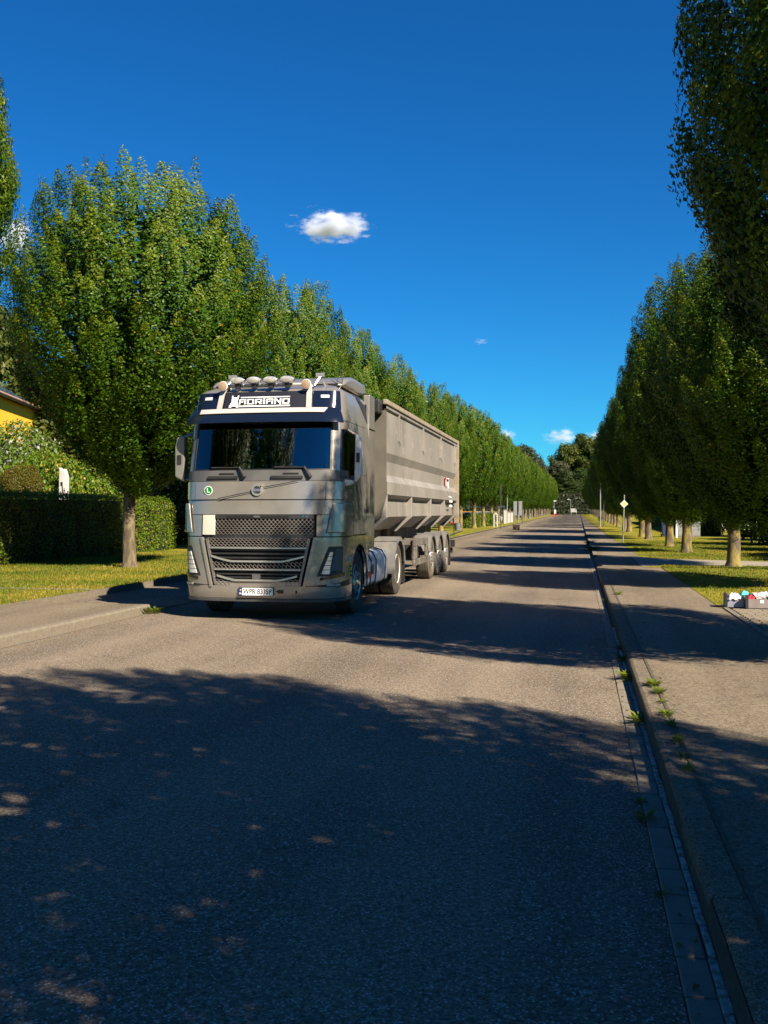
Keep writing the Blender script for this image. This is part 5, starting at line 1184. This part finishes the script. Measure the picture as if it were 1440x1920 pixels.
# parked cars and vans behind the left trunks
def car(x, y, z, rz, paint, label, van=False):
    r = empty('parked_van' if van else 'parked_car', (x, y, z), rz); tag(r, label, 'van' if van else 'car', 'vehicles parked behind the left-hand trees')
    H1 = 1.15 if van else .85; H2 = 2.0 if van else 1.42
    sd_ = [(-2.1, .3), (2.1, .3), (2.15, .7), (2.05, H1), (1.75, H1 + .03), (-1.9, H1 + .05), (-2.12, .8)]
    b = MB(); b.prism([(p[0], p[1]) for p in sd_], 'x', -.85, .85); bd = b.build('body', paint, r, None, .06)
    top = [(1.6, H1), (.9 if not van else 1.2, H2), (-1.3 if not van else -1.95, H2), (-1.95, H1)]
    b = MB(); b.prism(top, 'x', -.76, .76); b.build('cabin', M['sideglass'] if False else solar, r, None, .05)
    b = MB(); b.prism([(top[1][0] + .05, H2 - .03), (top[2][0] - .05, H2 - .03), (top[2][0], H2 + .05), (top[1][0] - .1, H2 + .05)], 'x', -.78, .78); b.build('roof', paint, r, None, .03)
    for sx in (-.8, .8):
        for yy in (-1.3, 1.3):
            w_ = empty('wheel', (sx, yy, .32), parent=r); b = MB(); b.lathe([(.2, -.1), (.32, -.09), (.32, .09), (.2, .1)], (0, 0, 0), 'x', 18); b.build('tyre', M['tyre'], w_); b = MB(); b.lathe([(.2, -.06), (.2, .09), (0, .07)], (0, 0, 0), 'x', 14, sgn=1 if sx > 0 else -1); b.build('rim', M['alloy'], w_)
        b = MB(); b.box(sx * .85 - .15, sx * .85 + .15, -2.17, -2.08, .62, .78); b.build('headlight', M['lens'], r)
carw = mat('white_car_paint', (.38, .38, .38), .3, coat=.5); cary = mat('orange_car_paint', (.65, .30, .03), .3, coat=.5); carb = mat('blue_car_paint', (.03, .06, .28), .3, coat=.5)
for (u, d, m_, lab, van) in ((912, 122, carw, 'low white car parked behind the hedge blocks', False), (877, 122, cary, 'orange car whose roof shows above the hedge blocks', False), (898, 124, carb, 'dark blue car whose roof shows above the hedge blocks', False)):
    x, y, _ = far_at(u, 970, d); car(x, y, .2, R(8) if van else R(80), m_, lab, van)
for i, (u, d_, h_) in enumerate(((928, 108, 1.5), (948, 116, 1.75), (953, 122, 1.5), (960, 126, 1.5))):
    x, y, _ = far_at(u, 970, d_); r = empty('gate_pillar', (x, y, .1)); tag(r, 'pale rendered gate pillar behind the left trunks, %s' % ['standing apart on the left', 'tallest of the close three', 'middle of the close three', 'right one of the close three'][i], 'pillar', 'pale pillars by the left gardens')
    b = MB(); b.box(-.2, .2, -.2, .2, -.1, h_); b.build('shaft', mat('pillar_render', (.50, .49, .46), .8, c2=(.42, .41, .38), scale=4), r, None, .02)
    b = MB(); b.prism([(-.24, h_), (.24, h_), (.2, h_ + .1), (-.2, h_ + .1)], 'y', -.24, .24); b.build('cap', M['conc'], r)
# crates with clothes beside the pavement
def crate(x, y, rz, label, side, mside):
    r = empty('open_crate', (x, y, .125), rz); tag(r, label, 'crate', 'open crates beside the right pavement')
    b = MB(); b.box(-.19, .19, -.14, .14, .0, .015); b.build('base', M['black'], r)
    for sx in (-1, 1):
        for sy in (-1, 1): b = MB(); b.box(*sorted((sx * .15, sx * .195)), *sorted((sy * .10, sy * .145)), .0, .215); b.build('corner_post', M['black'], r, None, .006)
        b = MB(); b.box(*sorted((sx * .185, sx * .193)), -.10, .10, .015, .20); b.build('end_panel', M['black'], r)
    b = MB(); b.box(-.15, .15, -.142, -.132, .012, .15); b.build('front_panel', mside, r); b = MB(); b.box(-.15, .15, .132, .142, .012, .17); b.build('rear_panel', mside, r); return r
gb = mat('grey_blue_plastic', (.22, .23, .30), .5, c2=(.26, .27, .33), scale=6); gt = mat('grey_taupe_card', (.17, .14, .135), .7, c2=(.21, .18, .17), scale=6)
x, y, _ = at(1384, 1140, .12); x1, y1, _ = at(1421, 1142, .12)
crate(x, y + .1, R(-4), 'black crate with a pale blue-grey front holding white and turquoise cloth', 'a', gb); c2_ = crate(x1, y1 + .1, R(2), 'black crate with a taupe front and white label holding newspapers', 'b', gt)
b = MB(); b.box(.02, .075, -.146, -.1421, .09, .135); b.build('label_sticker', M['paper'], c2_)
def cloth(name, x, y, z, sx, sy, h, m_, label, cat, seed):
    g = random.Random(seed); n = 12; V = []; F = []
    for j in range(n + 1):
        for i in range(n + 1):
            u, v = i / n - .5, j / n - .5; e = max(abs(u), abs(v)) * 2
            V.append((u * sx, v * sy, h * (1 - e ** 3) + .018 * math.sin(u * 14 + seed) * math.cos(v * 11 + seed * 2) + g.uniform(-.006, .006)))
    for j in range(n):
        for i in range(n): F.append((j*(n+1)+i, j*(n+1)+i+1, (j+1)*(n+1)+i+1, (j+1)*(n+1)+i))
    b = MB(); b.add(V, F); o = b.build(name, m_, None, 60, None, (x, y, z)); sl_ = o.modifiers.new('thick', 'SOLIDIFY'); sl_.thickness = .01; tag(o, label, cat)
cloth('white_cloth', x - .05, y + .06, .26, .20, .24, .08, M['paper'], 'white folded cloth in the left crate', 'cloth', 1)
cloth('turquoise_cloth', x + .12, y + .13, .27, .15, .2, .10, mat('turquoise_cloth', (.10, .55, .56), .9), 'crumpled turquoise cloth in the left crate', 'cloth', 3)
cloth('red_cloth', x1 - .10, y1 + .04, .27, .12, .16, .05, mat('red_cloth', (.40, .02, .04), .9), 'small red cloth in the right crate', 'cloth', 5)
b = MB()
for k in range(6): b.box(-.11 + k * .006, .12 + k * .004, -.12, .12, k * .013, k * .013 + .01)
o = b.build('newspaper_pile', mat('newsprint', (.55, .53, .50), .9, c2=(.18, .17, .17), scale=22, lo=.45, hi=.55), None, None, None, (x1 + .05, y1 + .12, .255)); o.rotation_euler = (R(18), R(-6), .1); tag(o, 'pile of grey newspapers in the right crate', 'newspapers')

# ------------------------------------------------------------------ clouds
def cloudmat(name, dens, scale, off):
    m = bpy.data.materials.new(name); m.use_nodes = True; t = m.node_tree; t.nodes.clear(); L = t.links
    o = t.nodes.new('ShaderNodeOutputMaterial'); pv_ = t.nodes.new('ShaderNodeVolumePrincipled'); pv_.inputs['Color'].default_value = (.86, .90, 1, 1); pv_.inputs['Anisotropy'].default_value = .0
    tc = t.nodes.new('ShaderNodeTexCoord'); no = t.nodes.new('ShaderNodeTexNoise'); no.inputs['Scale'].default_value = scale; no.inputs['Detail'].default_value = 6; no.inputs['Roughness'].default_value = .6
    mp = t.nodes.new('ShaderNodeMapping'); mp.inputs['Location'].default_value = (off, off * .7, 0); L.new(tc.outputs['Object'], mp.inputs[0]); L.new(mp.outputs[0], no.inputs['Vector'])
    ln = t.nodes.new('ShaderNodeVectorMath'); ln.operation = 'LENGTH'; L.new(tc.outputs['Object'], ln.inputs[0])
    mr = t.nodes.new('ShaderNodeMath'); mr.operation = 'MULTIPLY_ADD'; mr.inputs[1].default_value = -1.0; mr.inputs[2].default_value = .42; L.new(ln.outputs['Value'], mr.inputs[0])
    nn = t.nodes.new('ShaderNodeMath'); nn.operation = 'MULTIPLY_ADD'; nn.inputs[1].default_value = 2.2; nn.inputs[2].default_value = -.95; L.new(no.outputs['Fac'], nn.inputs[0])
    ad = t.nodes.new('ShaderNodeMath'); ad.operation = 'ADD'; L.new(mr.outputs[0], ad.inputs[0]); L.new(nn.outputs[0], ad.inputs[1])
    cl = t.nodes.new('ShaderNodeMath'); cl.operation = 'MULTIPLY'; cl.use_clamp = False; cl.inputs[1].default_value = dens; 
    mxn = t.nodes.new('ShaderNodeMath'); mxn.operation = 'MAXIMUM'; mxn.inputs[1].default_value = 0; L.new(ad.outputs[0], mxn.inputs[0]); L.new(mxn.outputs[0], cl.inputs[0])
    L.new(cl.outputs[0], pv_.inputs['Density']); L.new(pv_.outputs[0], o.inputs['Volume']); return m
def cloud(u, v, d, wpx, hpx, dens, label, off, scale=2.6):
    x, y, z = far_at(u, v, d); a, h = wpx * d / 1850 * .5, hpx * d / 1850 * .5
    b = MB(); b.lathe([(0, -1)] + [(math.cos(R(t)), math.sin(R(t))) for t in range(-75, 90, 15)] + [(0, 1)], (0, 0, 0), 'z', 24)
    o = b.build('cloud', cloudmat('cloud_vapour', dens, scale, off), None, 80, None, (x, y, z)); o.scale = (a * 1.25, a * .9, h * 1.35); o.rotation_euler = (0, 0, YAW); tag(o, label, 'cloud', 'small clouds in the sky')
cloud(622, 424, 900, 150, 62, .45, 'small bright white cloud alone in the blue above the hornbeams', 3.1)
cloud(30, 445, 900, 80, 90, .4, 'white cloud peeking between the two crowns at the left edge', 7.7)
cloud(1055, 818, 1600, 80, 34, .10, 'soft pinkish cloud low over the wood at the road end', 1.2)
cloud(950, 816, 1700, 40, 26, .15, 'faint small cloud low over the left-hand row', 5.0)
cloud(1118, 822, 1700, 48, 30, .16, 'faint cloud low beside the right-hand row', 9.3)
cloud(902, 640, 1300, 36, 14, .06, 'thin wisp of cloud high between the two tree rows', 2.2)
